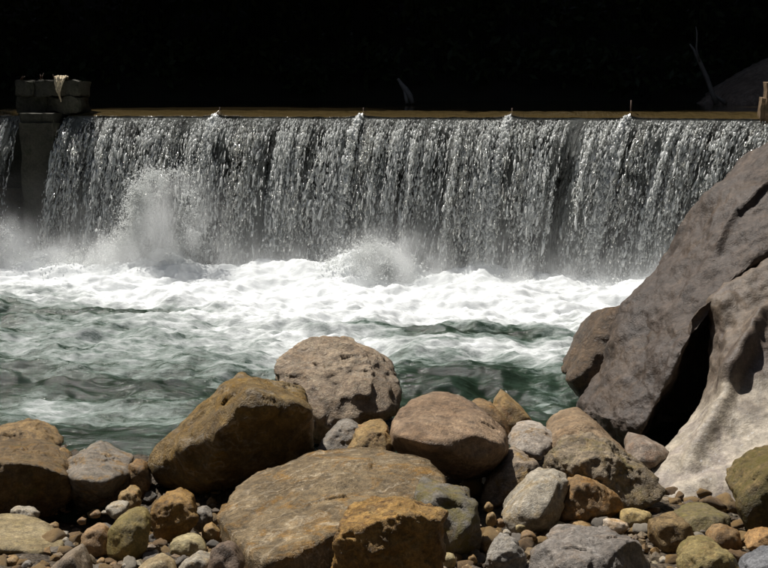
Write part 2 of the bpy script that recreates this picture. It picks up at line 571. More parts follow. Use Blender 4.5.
PLUMES = [(388, 276, 0.36, 0.36), (355, 280, 0.20, 0.3), (160, 272, 0.24, 0.5), (60, 268, 0.16, 0.5), (5, 262, 0.45, 0.40), (300, 282, 0.10, 0.3),
          (478, 282, 0.13, 0.28), (560, 286, 0.12, 0.3)]
def pool_height(x, y, foam):
    p = np.stack([x * 0.8, y * 1.3, 0 * x], 1)
    z = fbm(p * 1.1, 21, 4) * 0.16 + fbm(p * np.array([3.0, 4.0, 1]), 33, 4) * 0.05
    rd = fbm(p * np.array([2.6, 3.4, 1]), 45, 5, 0.55, ridged=True)
    z = z + smooth(0.35, 0.85, foam) * (rd * 0.05 + fbm(p * np.array([4, 7, 1]), 52, 4, 0.6) * 0.022)
    near = smooth(2.2, 0.4, ((x - DA[0]) * OUT[0] + (y - DA[1]) * OUT[1]))   # towards the dam
    z = z + near * 0.10
    for (pu, pv, h, r) in PLUMES:
        c = at_z(pu, pv, 0)
        d = np.hypot(x - c[0], (y - c[1]) * 1.1) / r
        z = z + h * np.exp(-d ** 2) * (1 + 0.3 * rd)
    shore = smooth(9.2, 8.2, y)
    return z * (1 - 0.65 * shore)

def build_pool():
    xs = np.concatenate([np.linspace(-30, -8, 30), np.linspace(-7.96, 6.6, 560), np.linspace(6.8, 30, 30)])
    ys = np.concatenate([np.linspace(6.6, 17.6, 400)])
    X, Y = np.meshgrid(xs, ys, indexing='ij')
    x, y = X.ravel(), Y.ravel()
    # stay on the downstream side of the dam
    lim = DA[1] + (x - DA[0]) * DDIR[1] / DDIR[0] - 0.02
    y = np.minimum(y, lim + (y - 17.6) * 0.002)
    P = np.stack([x, y, 0 * x], 1)
    wx = x + fbm(P * 0.9, 91, 3) * 0.5
    wy = y + fbm(P * 1.3, 95, 3) * 0.28
    u, v = project(np.stack([wx, wy, 0 * x], 1))
    u = np.clip(u, -300, 1100)
    foam = foam_amount(u, v)
    z = pool_height(x, y, foam)
    # smooth tongue of bed-following water under the stones
    o = link('pool', mesh_np('pool', np.stack([x, y, z], 1), grid_faces(len(xs), len(ys)), attrs={'foam': foam}), POOL_M)
    tag(o, 'churning green pool with white foam below the dam', 'pool', kind='structure')
    # reservoir above the dam
    xs, ys = np.linspace(-40, 40, 120), np.linspace(0, 1, 90)
    X, T = np.meshgrid(xs, ys, indexing='ij')
    x = X.ravel()
    y0 = DA[1] + (x - DA[0]) * DDIR[1] / DDIR[0] + 0.55
    y = y0 + (36 - y0) * T.ravel()
    z = CREST_Z + 0.065 + fbm(np.stack([x, y, 0 * x], 1) * 0.8, 8, 3) * 0.006
    o = link('reservoir', mesh_np('reservoir', np.stack([x, y, z], 1), grid_faces(120, 90)), UP_M)
    tag(o, 'still dark water held behind the dam crest', 'water', kind='structure')
build_pool()

# crest pins (short steel rods) and the falling water
PINS = [(219, 0.10), (363, 0.10), (512, 0.10), (631, 0.22)]
PIN_S = [dam_s(p) for p, _ in PINS]
GAP0, GAP1 = dam_s(27), dam_s(70)            # the pier stands between

def fall_path(s, t, v0, lat):
    """position of water that left the crest at s, t seconds ago"""
    out = v0 * t
    z = CREST_Z - 4.9 * t * t
    side = -lat * t
    return out, z, side

def water_depth_bump(s):
    b = np.zeros_like(s)
    for ps in PIN_S:
        b = b + 0.075 * np.exp(-np.abs(s - ps) / 0.11)
    return b

def curtain_sheet(sa, sb, seed, vmul=1.0, dens=0.0):
    n = int((sb - sa) / 0.016)
    s = np.linspace(sa, sb, n)
    tt = np.linspace(0.0, 0.72, 120)
    S, T = np.meshgrid(s, tt, indexing='ij')
    S, T = S.ravel(), T.ravel()
    p = np.stack([S * 7, T * 5, 0 * S + seed], 1)
    lat = 0.42 + 0.70 * smooth(6.0, 10.4, S)
    v0 = (0.95 + 0.22 * fbm(np.stack([S * 2.0, 0 * S, 0 * S + seed], 1), seed, 3)) * vmul
    out, z, side = fall_path(S, T, v0, lat)
    out = out + fbm(p, seed, 4) * 0.10 * smooth(0.05, 0.4, T)
    fl = 0.04 * smooth(0.0, 0.3, T)
    z = z + water_depth_bump(S) * np.exp(-T * 8) - 0.012
    side = side + fbm(p * 0.7 + 50, seed + 3, 3) * 0.10 * smooth(0.1, 0.6, T)
    V = np.stack([DA[0] + DDIR[0] * (S + side) + OUT[0] * out, DA[1] + DDIR[1] * (S + side) + OUT[1] * out, z], 1)
    pin = np.zeros_like(S)
    for k, ps in enumerate(PIN_S):
        pin = pin + 0.22 * np.exp(-((S - ps) / 0.05) ** 2) * smooth(0.7, 0.1, T)
    thick = 0.30 * np.exp(-T * 7) + 0.0 + pin + dens + 0.08 * smooth(0.5, 0.72, T)
    # ledge the water hits half-way down at the left
    return mesh_np('curtain', V, grid_faces(n, 120), attrs={'thick': thick}, uv=np.stack([S, T * 3.4], 1))

def _drop_shapes():
    ov = np.array([[1,0,0],[-1,0,0],[0,1,0],[0,-1,0],[0,0,1],[0,0,-1]], float)
    of = np.array([[0,2,4],[2,1,4],[1,3,4],[3,0,4],[2,0,5],[1,2,5],[3,1,5],[0,3,5]])
    V, idx, Fc = [list(v) for v in ov], {}, []
    def mid(a, b):
        k = (min(a, b), max(a, b))
        if k not in idx:
            m = (np.array(V[a]) + V[b]) / 2
            V.append(list(m / np.linalg.norm(m))); idx[k] = len(V) - 1
        return idx[k]
    for a, b, c in of:
        x, y, z = mid(a, b), mid(b, c), mid(c, a)
        Fc += [[a, x, z], [x, b, y], [z, y, c], [x, y, z]]
    return (ov, of), (np.array(V), np.array(Fc))
_OCT, _BALL = _drop_shapes()
def drops_mesh(name, C, R, L, D, white, big=0.015):
    """C centres (n,3), R radius, L half length along direction D (n,3)"""
    n = len(C)
    D = D / np.linalg.norm(D, axis=1)[:, None]
    a = np.cross(D, np.array([0.3, 0.85, 0.1])); a /= np.linalg.norm(a, axis=1)[:, None]
    b = np.cross(D, a)
    VV, FF, WW, off = [], [], [], 0
    for (ov, of), sel in ((_OCT, R < big), (_BALL, R >= big)):
        n, m = int(sel.sum()), len(ov)
        if not n: continue
        jit = 1 + 0.16 * RNG.standard_normal((n, m, 1))
        V = (C[sel][:, None, :] + jit * (ov[None, :, 0:1] * (a[sel] * R[sel][:, None])[:, None, :] + ov[None, :, 1:2] * (b[sel] * R[sel][:, None])[:, None, :]
             + ov[None, :, 2:3] * (D[sel] * L[sel][:, None])[:, None, :]))
        VV.append(V.reshape(-1, 3)); FF.append((of[None] + (np.arange(n) * m)[:, None, None]).reshape(-1, 3) + off)
        WW.append(np.repeat(white[sel], m)); off += n * m
    return mesh_np(name, np.vstack(VV), np.vstack(FF), True, attrs={'white': np.concatenate(WW)})

def fall_drops(sa, sb, nstr, seed):
    rs = np.random.default_rng(seed)
    s = rs.uniform(sa, sb, nstr)
    # strands gather in bundles
    dens = fbm(np.stack([s * 3.2, 0 * s, 0 * s], 1), seed, 3)
    s = s[(1.5 * dens + rs.uniform(-0.5, 0.5, nstr)) > -0.30]
    per = 84
    S = np.repeat(s, per)
    n = len(S)
    band = fbm(np.stack([s * 1.7, 0 * s + 3, 0 * s], 1), seed + 2, 3)
    wh0 = np.repeat(np.clip(rs.normal(0.66, 0.22, len(s)) + 0.85 * band, 0.05, 0.99), per)
    v0 = np.repeat(rs.uniform(0.72, 1.28, len(s)), per)
    z_ = (np.tile(np.arange(per), len(s)) + rs.uniform(0, 1, n)) / per        # fraction of the drop height
    T = np.sqrt(z_ * (CREST_Z + 0.15) / 4.9)
    lat = 0.42 + 0.70 * smooth(6.0, 10.4, S) + np.repeat(rs.normal(0, 0.05, len(s)), per)
    keep = rs.uniform(0, 1, n) < (0.95 - 0.35 * z_) * (0.45 + 1.1 * (fbm(np.stack([S * 2.3, T * 4.5, 0 * S], 1), seed + 9, 3) + 0.35))
    out, z, side = fall_path(S, T, v0, lat)
    out = out + rs.normal(0, 0.025, n) * (0.3 + T)
    side = side + rs.normal(0, 0.022, n) * (0.3 + 1.5 * T)
    z = z + water_depth_bump(S) * np.exp(-T * 8)
    C = np.stack([DA[0] + DDIR[0] * (S + side) + OUT[0] * out, DA[1] + DDIR[1] * (S + side) + OUT[1] * out, z], 1)
    vx = v0
    D = np.stack([OUT[0] * v0 - DDIR[0] * lat, OUT[1] * v0 - DDIR[1] * lat, -9.8 * T - 0.4], 1)
    D = D / np.linalg.norm(D, axis=1)[:, None] + rs.normal(0, 0.16, (n, 3)) * z_[:, None] ** 0.5
    R = (rs.gamma(2.0, 0.0021, n) + 0.0028) * (0.75 + 0.4 * smooth(0, 0.15, z_))
    L = np.minimum(R * (1.1 + rs.gamma(1.5, 0.8, n)) * (2.6 - 1.6 * z_), 0.014 + 0.25 * z_)
    pw = wh0 * (1.15 - 0.35 * z_) + 0.10 * np.exp(-z_ * 8)
    W = np.where(rs.uniform(0, 1, n) < pw, rs.uniform(0.6, 1.0, n), rs.uniform(0.0, 0.10, n))
    k = keep & (z > -0.05) & (T > 0.10)
    return C[k], R[k], L[k], D[k], W[k]

def cloud(cu, cv, y_off, n, su, sv, sy, r, white, seed, rise=None):
    """spray: drops scattered round a photo point held at the depth of the fall"""
    rs = np.random.default_rng(seed)
    sdam = dam_s(cu)
    base = dam_pt(sdam, y_off)
    zc = at_y(cu, cv, base[1])[2]
    C = np.stack([base[0] + rs.normal(0, su, n), base[1] + rs.normal(0, sy, n), zc + rs.normal(0, sv, n)], 1)
    nn = fbm(C * 5.0, seed, 3)
    C = C[(nn + rs.uniform(-0.3, 0.4, n) > 0)]
    n = len(C)
    R = rs.gamma(2.0, r / 2, n) + 0.0015
    return C, R, R * rs.uniform(1, 2.2, n), rs.normal(0, 1, (n, 3)) + np.array([0, 0, 1.0]), np.clip(rs.normal(white, 0.15, n), 0.1, 1)

def build_fall():
    wf = link('waterfall', None)
    tag(wf, 'broad glittering curtain of water falling over the dam', 'waterfall', kind='structure')
    sl_, sr = GAP1, S1
    for i, (a, b_, sd, vm, de) in enumerate([(sl_, sr, 3, 1.0, 0.0), (sl_, sr, 8, 0.72, 0.03), (S0, GAP0, 5, 0.9, 0.02)]):
        tag(link('water_curtain', curtain_sheet(a, b_, sd, vm, de), CURT_M, wf), kind='stuff')
    # crest lip: brown sheet sliding over the sill
    for (a, b_) in ((sl_, sr), (S0, GAP0)):
        n = int((b_ - a) / 0.02)
        s = np.linspace(a, b_, n)
        q = np.linspace(-0.6, 0.06, 26)
        S, Q = np.meshgrid(s, q, indexing='ij'); S, Q = S.ravel(), Q.ravel()
        z = CREST_Z + 0.072 - 0.058 * ((np.minimum(Q, 0) + 0.6) / 0.6) ** 2 - np.where(Q > 0, 5.2 * Q ** 2 + 0.1 * Q, 0) + water_depth_bump(S) * np.exp(-np.abs(Q + 0.02) * 9)
        z = z + fbm(np.stack([S * 5, Q * 4, 0 * S], 1), 4, 3) * 0.012
        V = np.stack([DA[0] + DDIR[0] * S + OUT[0] * Q, DA[1] + DDIR[1] * S + OUT[1] * Q, z], 1)
        tag(link('crest_sheet', mesh_np('crest_sheet', V, grid_faces(n, 26), uv=np.stack([S, Q], 1)), LIP_M, wf), kind='stuff')
    parts = [fall_drops(sl_, sr, 1750, 31), fall_drops(S0, GAP0, 420, 33)]
    # whiter ropes of water below each pin
    rs = np.random.default_rng(77)
    for k, ps in enumerate(PIN_S):
        n = 3200
        T = np.sqrt(0.006 + rs.uniform(0, 1, n) ** 1.3 * 2.3 / 4.9)
        S = ps + rs.normal(0, 0.03, n) * (0.5 + 2.5 * T)
        lat = 0.45 + 0.70 * smooth(6.0, 10.4, S)
        out, z, side = fall_path(S, T, rs.normal(1.05, 0.06, n), lat)
        C = np.stack([DA[0] + DDIR[0] * (S + side) + OUT[0] * out, DA[1] + DDIR[1] * (S + side) + OUT[1] * out, z + 0.06 * np.exp(-T * 8)], 1)
        R = rs.gamma(2.0, 0.003, n) + 0.003
        parts.append((C, R, R * 2.2, np.tile([0, 0, -1.0], (n, 1)) + rs.normal(0, 0.2, (n, 3)), np.clip(rs.normal(0.8, 0.2, n), 0, 1)))
    C, R, L, D, Wt = [np.concatenate(x) for x in zip(*parts)]
    tag(link('water_drops', drops_mesh('water_drops', C, R, L, D, Wt), DROP_M, wf), kind='stuff')
    # spray thrown up where the water lands
    sp = [cloud(388, 274, 1.0, 15000, 0.32, 0.10, 0.16, 0.004, 0.98, 1), cloud(386, 262, 1.0, 14000, 0.24, 0.10, 0.14, 0.004, 0.98, 2), cloud(384, 249, 1.0, 6000, 0.15, 0.08, 0.12, 0.003, 0.98, 9), cloud(350, 270, 1.0, 5000, 0.16, 0.10, 0.12, 0.003, 0.98, 10),
          cloud(75, 260, 1.0, 9000, 0.45, 0.11, 0.2, 0.0034, 0.98, 7), cloud(8, 243, 1.1, 12000, 0.28, 0.16, 0.2, 0.004, 0.98, 8), cloud(200, 245, 0.9, 5000, 0.2, 0.2, 0.1, 0.003, 0.95, 6)]
    for k, (u, v, n, su, sv) in enumerate([(186,172,2200,0.20,0.09),(170,182,4500,0.13,0.12),(161,198,6500,0.10,0.14),(157,216,8000,0.11,0.15),(151,234,9000,0.14,0.15),(142,250,10000,0.21,0.13),(122,262,10000,0.32,0.10),(207,200,1500,0.08,0.22)]):
        sp.append(cloud(u, v, 0.95, n, su, sv, 0.11, 0.0036, 0.99, 100 + k))
    for k, u in enumerate(range(210, 660, 18)):
        sp.append(cloud(u, 277 + 9 * (u - 210) / 450, 0.80, 2200, 0.16, 0.07, 0.14, 0.0035, 0.95, 20 + k))
    C, R, L, D, Wt = [np.concatenate(x) for x in zip(*sp)]
    k = C[:, 2] > -0.05
    o = link('spray', drops_mesh('spray', C[k], R[k], L[k], D[k], Wt[k]), DROP_M)
    tag(o, 'white spray bursting up at the foot of the waterfall', 'spray', kind='stuff')
build_fall()

def build_mist():
    m = bpy.data.materials.new('spray_mist'); m.use_nodes = True
    t = m.node_tree
    t.nodes.remove(t.nodes['Principled BSDF'])
    tc = N(t, 'ShaderNodeTexCoord')
    mp = N(t, 'ShaderNodeMapping'); mp.inputs['Scale'].default_value = (2.6, 2.6, 1.7)
    t.links.new(tc.outputs['Object'], mp.inputs[0])
    nz = N(t, 'ShaderNodeTexNoise', Scale=1.0, Detail=4.0, Roughness=0.6, Distortion=0.4); t.links.new(mp.outputs[0], nz.inputs['Vector'])
    wisp = ramp(t, nz.outputs[0], [(0.38, 0.0), (0.66, 1.0)])
    sx = N(t, 'ShaderNodeSeparateXYZ'); t.links.new(tc.outputs['Object'], sx.inputs[0])
    z = sx.outputs[2]
    oc = math_(t, 'MULTIPLY', math_(t, 'SUBTRACT', sx.outputs[1], 0.95), 1 / 0.55)
    layer = math_(t, 'EXPONENT', math_(t, 'SUBTRACT', math_(t, 'MULTIPLY', z, -5.5), math_(t, 'MULTIPLY', oc, oc)))
    total = math_(t, 'MULTIPLY', layer, 5.0)
    veil = math_(t, 'EXPONENT', math_(t, 'SUBTRACT', math_(t, 'MULTIPLY', z, -1.1), math_(t, 'MULTIPLY', oc, oc)))
    total = math_(t, 'ADD', total, math_(t, 'MULTIPLY', veil, 0.30))
    # plumes (photo column, row) with widths in metres and strength
    for (u, v, wx, wz, k) in ((386, 260, 0.38, 0.26, 24), (154, 225, 0.20, 0.50, 18), (178, 185, 0.25, 0.20, 4), (200, 235, 0.26, 0.40, 4), (125, 256, 0.5, 0.24, 16), (60, 258, 0.7, 0.20, 12), (0, 240, 0.35, 0.26, 16)):
        s_ = dam_so(u, 0.98); b_ = dam_pt(s_, 0.98); zc = at_y(u, v, b_[1])[2]
        vm = N(t, 'ShaderNodeVectorMath', operation='SUBTRACT'); t.links.new(tc.outputs['Object'], vm.inputs[0]); vm.inputs[1].default_value = (s_, 0.98, zc)
        sc = N(t, 'ShaderNodeVectorMath', operation='MULTIPLY'); t.links.new(vm.outputs[0], sc.inputs[0]); sc.inputs[1].default_value = (1 / wx, 1 / 0.22, 1 / wz)
        dt = N(t, 'ShaderNodeVectorMath', operation='DOT_PRODUCT'); t.links.new(sc.outputs[0], dt.inputs[0]); t.links.new(sc.outputs[0], dt.inputs[1])
        total = math_(t, 'ADD', total, math_(t, 'MULTIPLY', math_(t, 'EXPONENT', math_(t, 'MULTIPLY', dt.outputs['Value'], -1.0)), k))
    pv = N(t, 'ShaderNodeVolumePrincipled'); pv.inputs['Color'].default_value = (0.97, 0.98, 0.98, 1); pv.inputs['Anisotropy'].default_value = 0.2
    top = N(t, 'ShaderNodeMapRange'); top.inputs['From Min'].default_value = 1.72; top.inputs['From Max'].default_value = 1.0
    t.links.new(z, top.inputs['Value'])
    t.links.new(math_(t, 'MULTIPLY', math_(t, 'MULTIPLY', total, wisp), top.outputs[0]), pv.inputs['Density'])
    t.links.new(pv.outputs[0], t.nodes['Material Output'].inputs['Volume'])
    x0, x1 = S0, dam_s(690)
    V = np.array([[x, y, z] for x in (x0, x1) for y in (0.05, 2.5) for z in (-0.05, 1.75)])
    Fc = np.array([[0,1,3,2],[4,6,7,5],[0,4,5,1],[2,3,7,6],[0,2,6,4],[1,5,7,3]])
    o = link('spray_mist', mesh_np('spray_mist', V, Fc, False), m)
    o.location = (DA[0], DA[1], 0)
    from mathutils import Matrix
    # local x along the dam, local y downstream
    o.matrix_world = Matrix(((DDIR[0], OUT[0], 0, DA[0]), (DDIR[1], OUT[1], 0, DA[1]), (0, 0, 1, 0), (0, 0, 0, 1)))
    tag(o, 'soft white mist drifting at the foot of the waterfall', 'mist', kind='stuff')
build_mist()

# ------------------------------------------------------------------ dam, pier, abutment
def concrete(name, c1, c2, moss):
    m, t, b = new_mat(name)
    tc = N(t, 'ShaderNodeTexCoord')
    def noise(s, d, r=0.65):
        n = N(t, 'ShaderNodeTexNoise', Scale=s, Detail=d, Roughness=r); t.links.new(tc.outputs['Object'], n.inputs['Vector']); return n.outputs[0]
    a = noise(2.5, 8, 0.7)
    c = mixc(t, ramp(t, a, [(0.38, 0.0), (0.62, 1.0)]), c1, c2)
    c = mixc(t, ramp(t, noise(5, 6), [(0.5, 0.0), (0.66, 0.8)]), c, moss)
    f = noise(30, 6, 0.75)
    c = mixc(t, 0.8, c, ramp(t, f, [(0.3, 0.45), (0.7, 1.4)]), 'MULTIPLY')
    t.links.new(c, b.inputs['Base Color'])
    b.inputs['Roughness'].default_value = 0.75
    bp = N(t, 'ShaderNodeBump', Strength=0.9, Distance=0.03)
    t.links.new(math_(t, 'ADD', f, a), bp.inputs['Height']); t.links.new(bp.outputs[0], b.inputs['Normal'])
    return m
WET = concrete('wet_concrete', (0.022, 0.022, 0.016), (0.04, 0.036, 0.026), (0.015, 0.02, 0.008))
DRY = concrete('mossy_concrete', (0.04, 0.036, 0.022), (0.10, 0.092, 0.065), (0.025, 0.028, 0.01))
TAN = concrete('tan_concrete', (0.16, 0.10, 0.05), (0.26, 0.17, 0.09), (0.07, 0.05, 0.02))

def rough_block(name, corners_s, outs, z0, z1, mat, parent=None, amp=0.02, seed=0, top_in=0.0, bev=0.03, step=0.05):
    """weathered block in dam coordinates: s range, out range, z range"""
    (sa, sb), (oa, ob) = corners_s, outs
    b = bmesh.new()
    bmesh.ops.create_cube(b, size=1)
    bmesh.ops.bevel(b, geom=b.edges[:], offset=bev / max(sb - sa, 0.3), segments=2, affect='EDGES')
    for _ in range(30):
        L = [e for e in b.edges if (Vector(((e.verts[0].co.x - e.verts[1].co.x) * (sb - sa), (e.verts[0].co.y - e.verts[1].co.y) * (ob - oa), (e.verts[0].co.z - e.verts[1].co.z) * (z1 - z0)))).length > step * 2.2]
        if not L: break
        bmesh.ops.subdivide_edges(b, edges=L, cuts=1, use_grid_fill=True)
        if len(b.verts) > 30000: break
    bmesh.ops.triangulate(b, faces=b.faces[:])
    co = np.array([v.co[:] for v in b.verts])
    Fc = np.array([[v.index for v in f.verts] for f in b.faces])
    b.free()
    hz = co[:, 2] + 0.5
    s = (sa + sb) / 2 + co[:, 0] * (sb - sa) * (1 - top_in * hz)
    ou = (oa + ob) / 2 + co[:, 1] * (ob - oa)
    z = z0 + hz * (z1 - z0)
    V = np.stack([DA[0] + DDIR[0] * s + OUT[0] * ou, DA[1] + DDIR[1] * s + OUT[1] * ou, z], 1)
    q = V * 3.0
    V = V + np.stack([fbm(q, seed, 4), fbm(q + 31, seed + 1, 4), fbm(q + 77, seed + 2, 4)], 1) * amp
    c = np.array([V[:, 0].mean(), V[:, 1].mean(), z0])
    return link(name, mesh_np(name, V - c, Fc, False), mat, parent, c)

def zat(v, y): return at_y(384, v, y)[2]

def build_dam():
    d = link('dam', None, loc=dam_pt(5, 0, -0.9))
    tag(d, 'low wet concrete dam behind the falling water', 'dam')
    o = rough_block('wall', (S0 - 6, S1 + 1.5), (-1.2, -0.02), -0.9, CREST_Z - 0.06, WET, None, 0.05, 2, step=0.12)
    c = o.location.copy(); o.parent = d; o.location = c - d.location
    # half-way ledge hidden behind the left spray
    yy = dam_pt(dam_s(190), 0.3)[1]
    o = rough_block('ledge', (dam_s(150), dam_s(216)), (-0.05, 0.30), -0.9, zat(172, yy), WET, None, 0.05, 4)
    c = o.location.copy(); o.parent = d; o.location = c - d.location
    # pins
    st, t, b = new_mat('rusty_steel')
    b.inputs['Base Color'].default_value = (0.05, 0.03, 0.02, 1); b.inputs['Metallic'].default_value = 0.6; b.inputs['Roughness'].default_value = 0.6
    words = ['leftmost thin steel rod on the dam crest, right of the pier', 'thin steel rod on the crest above the white plume at mid fall',
             'thin steel rod on the crest, second from the right', 'tallest thin steel rod on the crest, nearest the right bank']
    for k, ((px, h), s) in enumerate(zip(PINS, PIN_S)):
        p = dam_pt(s, -0.06, CREST_Z - 0.12)
        V, Fc = tube([(0, 0, 0), (0.003, 0, 0.15), (0.0, 0, 0.15 + h)], [0.016, 0.016, 0.014], 8)
        tag(link('steel_rod', mesh_np('steel_rod', V, Fc), st, None, p), words[k], 'rod', 'rods along the dam crest')
    # pier
    pier = link('concrete_pier', None)
    sA, sB = dam_s(15), dam_s(64)
    base = dam_pt((sA + sB) / 2, 0.2, -0.9)
    pier.location = base
    tag(pier, 'mossy stone pier standing between two spills of the dam', 'pier')
    yp = dam_pt(sA, 0.05)[1]
    ztop, zmid = zat(81, yp), zat(113, yp)
    o = rough_block('shaft', (dam_so(17, 0.35), dam_so(54, 0.35)), (-0.40, 0.35), -0.9, zmid + 0.002, DRY, None, 0.03, 6)
    o.parent = pier; o.location = o.location - Vector(base)
    # stone courses of the head
    rows = [(zmid, zmid + (ztop - zmid) * 0.52), (zmid + (ztop - zmid) * 0.52, ztop)]
    for r, (za, zb) in enumerate(rows):
        cuts = [(15.5, 46, 79), (15.5, 36, 60, 80)][r]
        for a, b_ in zip(cuts[:-1], cuts[1:]):
            o = rough_block('block', (dam_so(a, 0.05) + 0.003, dam_so(b_, 0.05) - 0.003), (-0.42, 0.04 + 0.02 * r), za + 0.003, zb - 0.002, DRY, None, 0.05, 40 + int(a) + r, bev=0.02)
            o.parent = pier; o.location = o.location - Vector(base)
    # cloth on the pier
    m, t, b = new_mat('pale_cloth')
    b.inputs['Base Color'].default_value = (0.62, 0.52, 0.36, 1); b.inputs['Roughness'].default_value = 0.9
    nu, nv = 28, 44
    U, Vv = np.meshgrid(np.linspace(-1, 1, nu), np.linspace(0, 1, nv), indexing='ij'); U, Vv = U.ravel(), Vv.ravel()
    wdt = 0.085 * (1.05 - 0.85 * np.clip((Vv - 0.45) / 0.55, 0, 1)) * (0.75 + 0.25 * np.sin(Vv * 5))
    ln = Vv * 0.62
    top = np.clip(ln, 0, 0.28)
    hang = np.clip(ln - 0.28, 0, 1)
    cl = np.stack([U * wdt + 0.02 * np.sin(Vv * 7), 0.24 - top * 0.95 - 0.012 * 0 - 0.02 * np.clip(hang * 8, 0, 1), 0.05 * np.sin(np.clip(Vv / 0.5, 0, 1) * math.pi) + 0.012 - hang], 1)
    q = np.stack([U * 1.4, Vv * 5, 0 * U], 1)
    cl = cl + np.stack([0 * U, -np.abs(fbm(q, 9, 3)) * 0.05, np.abs(fbm(q + 9, 11, 3)) * 0.07 * (Vv < 0.55)], 1)
    V = np.vstack([cl, cl + np.array([0, 0.004, -0.006])])
    Fc = np.vstack([grid_faces(nu, nv), grid_faces(nu, nv)[:, ::-1] + nu * nv])
    p = dam_pt(dam_so(62, 0.08), 0.08, ztop + 0.0)
    tag(link('cloth', mesh_np('cloth', V, Fc), m, None, p), 'pale tan cloth draped over the top edge of the pier', 'cloth')
    # dry weeds on the pier
    m, t, b = new_mat('dry_weed')
    b.inputs['Base Color'].default_value = (0.16, 0.08, 0.04, 1)
    for k, (px, hh, lean, lab) in enumerate([(22, 0.10, 0.06, 'short dry weed at the left corner of the pier top'), (42, 0.13, 0.05, 'reddish dry weed on the pier left of the cloth'), (56, 0.10, -0.03, 'dry weed on the pier touching the cloth')]):
        parts = []
        for j in range(4):
            l = lean + random.uniform(-0.05, 0.05)
            parts.append(tube([(0.01 * j, 0, -0.02), (0.01 * j + l * 0.4, 0.01, hh * 0.5), (0.01 * j + l, 0.015, hh * random.uniform(0.7, 1.1))], [0.005, 0.004, 0.002], 5))
        V, Fc = join(parts)
        tag(link('dry_weed', mesh_np('dry_weed', V, Fc), m, None, dam_pt(dam_so(px, -0.1), -0.10, ztop - 0.005)), lab, 'weed', 'weeds on the pier')
    # right abutment stub
    ya = dam_pt(dam_s(762), 0.1)[1]
    o = rough_block('abutment', (dam_so(761, 0.1), dam_so(815, 0.1)), (-0.25, 0.12), 0.2, zat(82, ya), TAN, None, 0.03, 19, bev=0.06)
    tag(o, 'tan concrete abutment block at the right end of the crest', 'abutment')
build_dam()

# ------------------------------------------------------------------ stones
def hull_planes(P):
    b = bmesh.new()
    for p in P: b.verts.new(p)
    bmesh.ops.convex_hull(b, input=b.verts[:])
    b.normal_update()
    c = np.mean([v.co[:] for v in b.verts if v.link_faces], axis=0)
    pl = []
    for f in b.faces:
        n = np.array(f.normal[:]); pc = np.array(f.calc_center_median()[:])
        if np.linalg.norm(n) < 0.5 or f.calc_area() < 1e-7: continue
        d = n @ (pc - c)
        if d < 0: n, d = -n, -d
        if d < 1e-4: continue
        if any(n @ m > 0.992 and abs(d - e) < 0.05 * d for m, e in pl): continue
        pl.append((n, d))
    b.free()
    return c, pl

def stone_mesh(P, sub, k, rough, seed, strata=0.0, strata_dir=(0.2, 0.4, 1), chips=4, facets=1.0):
    c, pl = hull_planes(P)
    Dv, Fc = ico(sub)
    rs = np.random.default_rng(seed)
    R = np.mean([d for _, d in pl])
    Nn = np.array([n for n, _ in pl]); dd = np.array([d for _, d in pl])
    def radius(Nn, dd, k):
        q = np.clip(Dv @ Nn.T, 1e-6, None) / dd
        mx = q.max(1)
        return 1.0 / (mx * ((q / mx[:, None]) ** k).sum(1) ** (1.0 / k))
    r = radius(Nn, dd, min(k * 2.6, 90)) * 1.01
    # knocked-off corners
    if chips:
        for _ in range(chips):
            n = rs.normal(0, 1, 3); n /= np.linalg.norm(n)
            ext = (Dv * r[:, None] @ n).max()
            dcut = ext * rs.uniform(0.76, 0.94)
            q = np.clip(Dv @ n, 1e-6, None)
            r = np.minimum(r, dcut / q * (1 + 0.02 * perlin(Dv * 6, seed)))
    pos = Dv * r[:, None]
    q = pos / R + seed * 1.37
    if facets:
        # fractured faces: each patch of the surface is tilted and stepped a little on its own
        nf = 46 if sub >= 5 else 22
        ids = rs.integers(len(pos), size=nf)
        wp = pos + np.stack([perlin(q * 1.7, seed + 40), perlin(q * 1.7 + 9, seed + 41), perlin(q * 1.7 + 19, seed + 42)], 1) * 0.18 * R
        d2 = ((wp[:, None, :] - pos[ids][None]) ** 2).sum(2)
        own = d2.argmin(1)
        off = rs.normal(0, 0.016, nf) * R
        gr = rs.normal(0, 0.13, (nf, 3))
        fd = off[own] + ((pos - pos[ids][own]) * gr[own]).sum(1)
        r = r + np.clip(fd, -0.10 * R, 0.10 * R) * facets
        pos = Dv * r[:, None]
    disp = (fbm(q * 1.3, seed, 3) * 0.11 + fbm(q * 3.4, seed + 5, 3, 0.55) * 0.032
            + (fbm(q * 4.0, seed + 7, 4, 0.55, ridged=True) - 0.2) * 0.014) * rough * R
    if sub >= 5:
        disp = disp + fbm(q * 12, seed + 15, 3, 0.6) * 0.016 * rough * R
    if strata:
        u = pos @ np.array(Vector(strata_dir).normalized()[:]) / R + fbm(q * 0.8, seed + 2, 3) * 0.22
        lay = fbm(np.stack([u * 4.5, fbm(q * 0.7, seed + 3, 2), 0 * u], 1), seed + 4, 4, 0.6)
        disp = disp + np.tanh(lay * 3) * 0.03 * strata * R
    pos = pos + Dv * disp[:, None]
    return c, pos, Fc

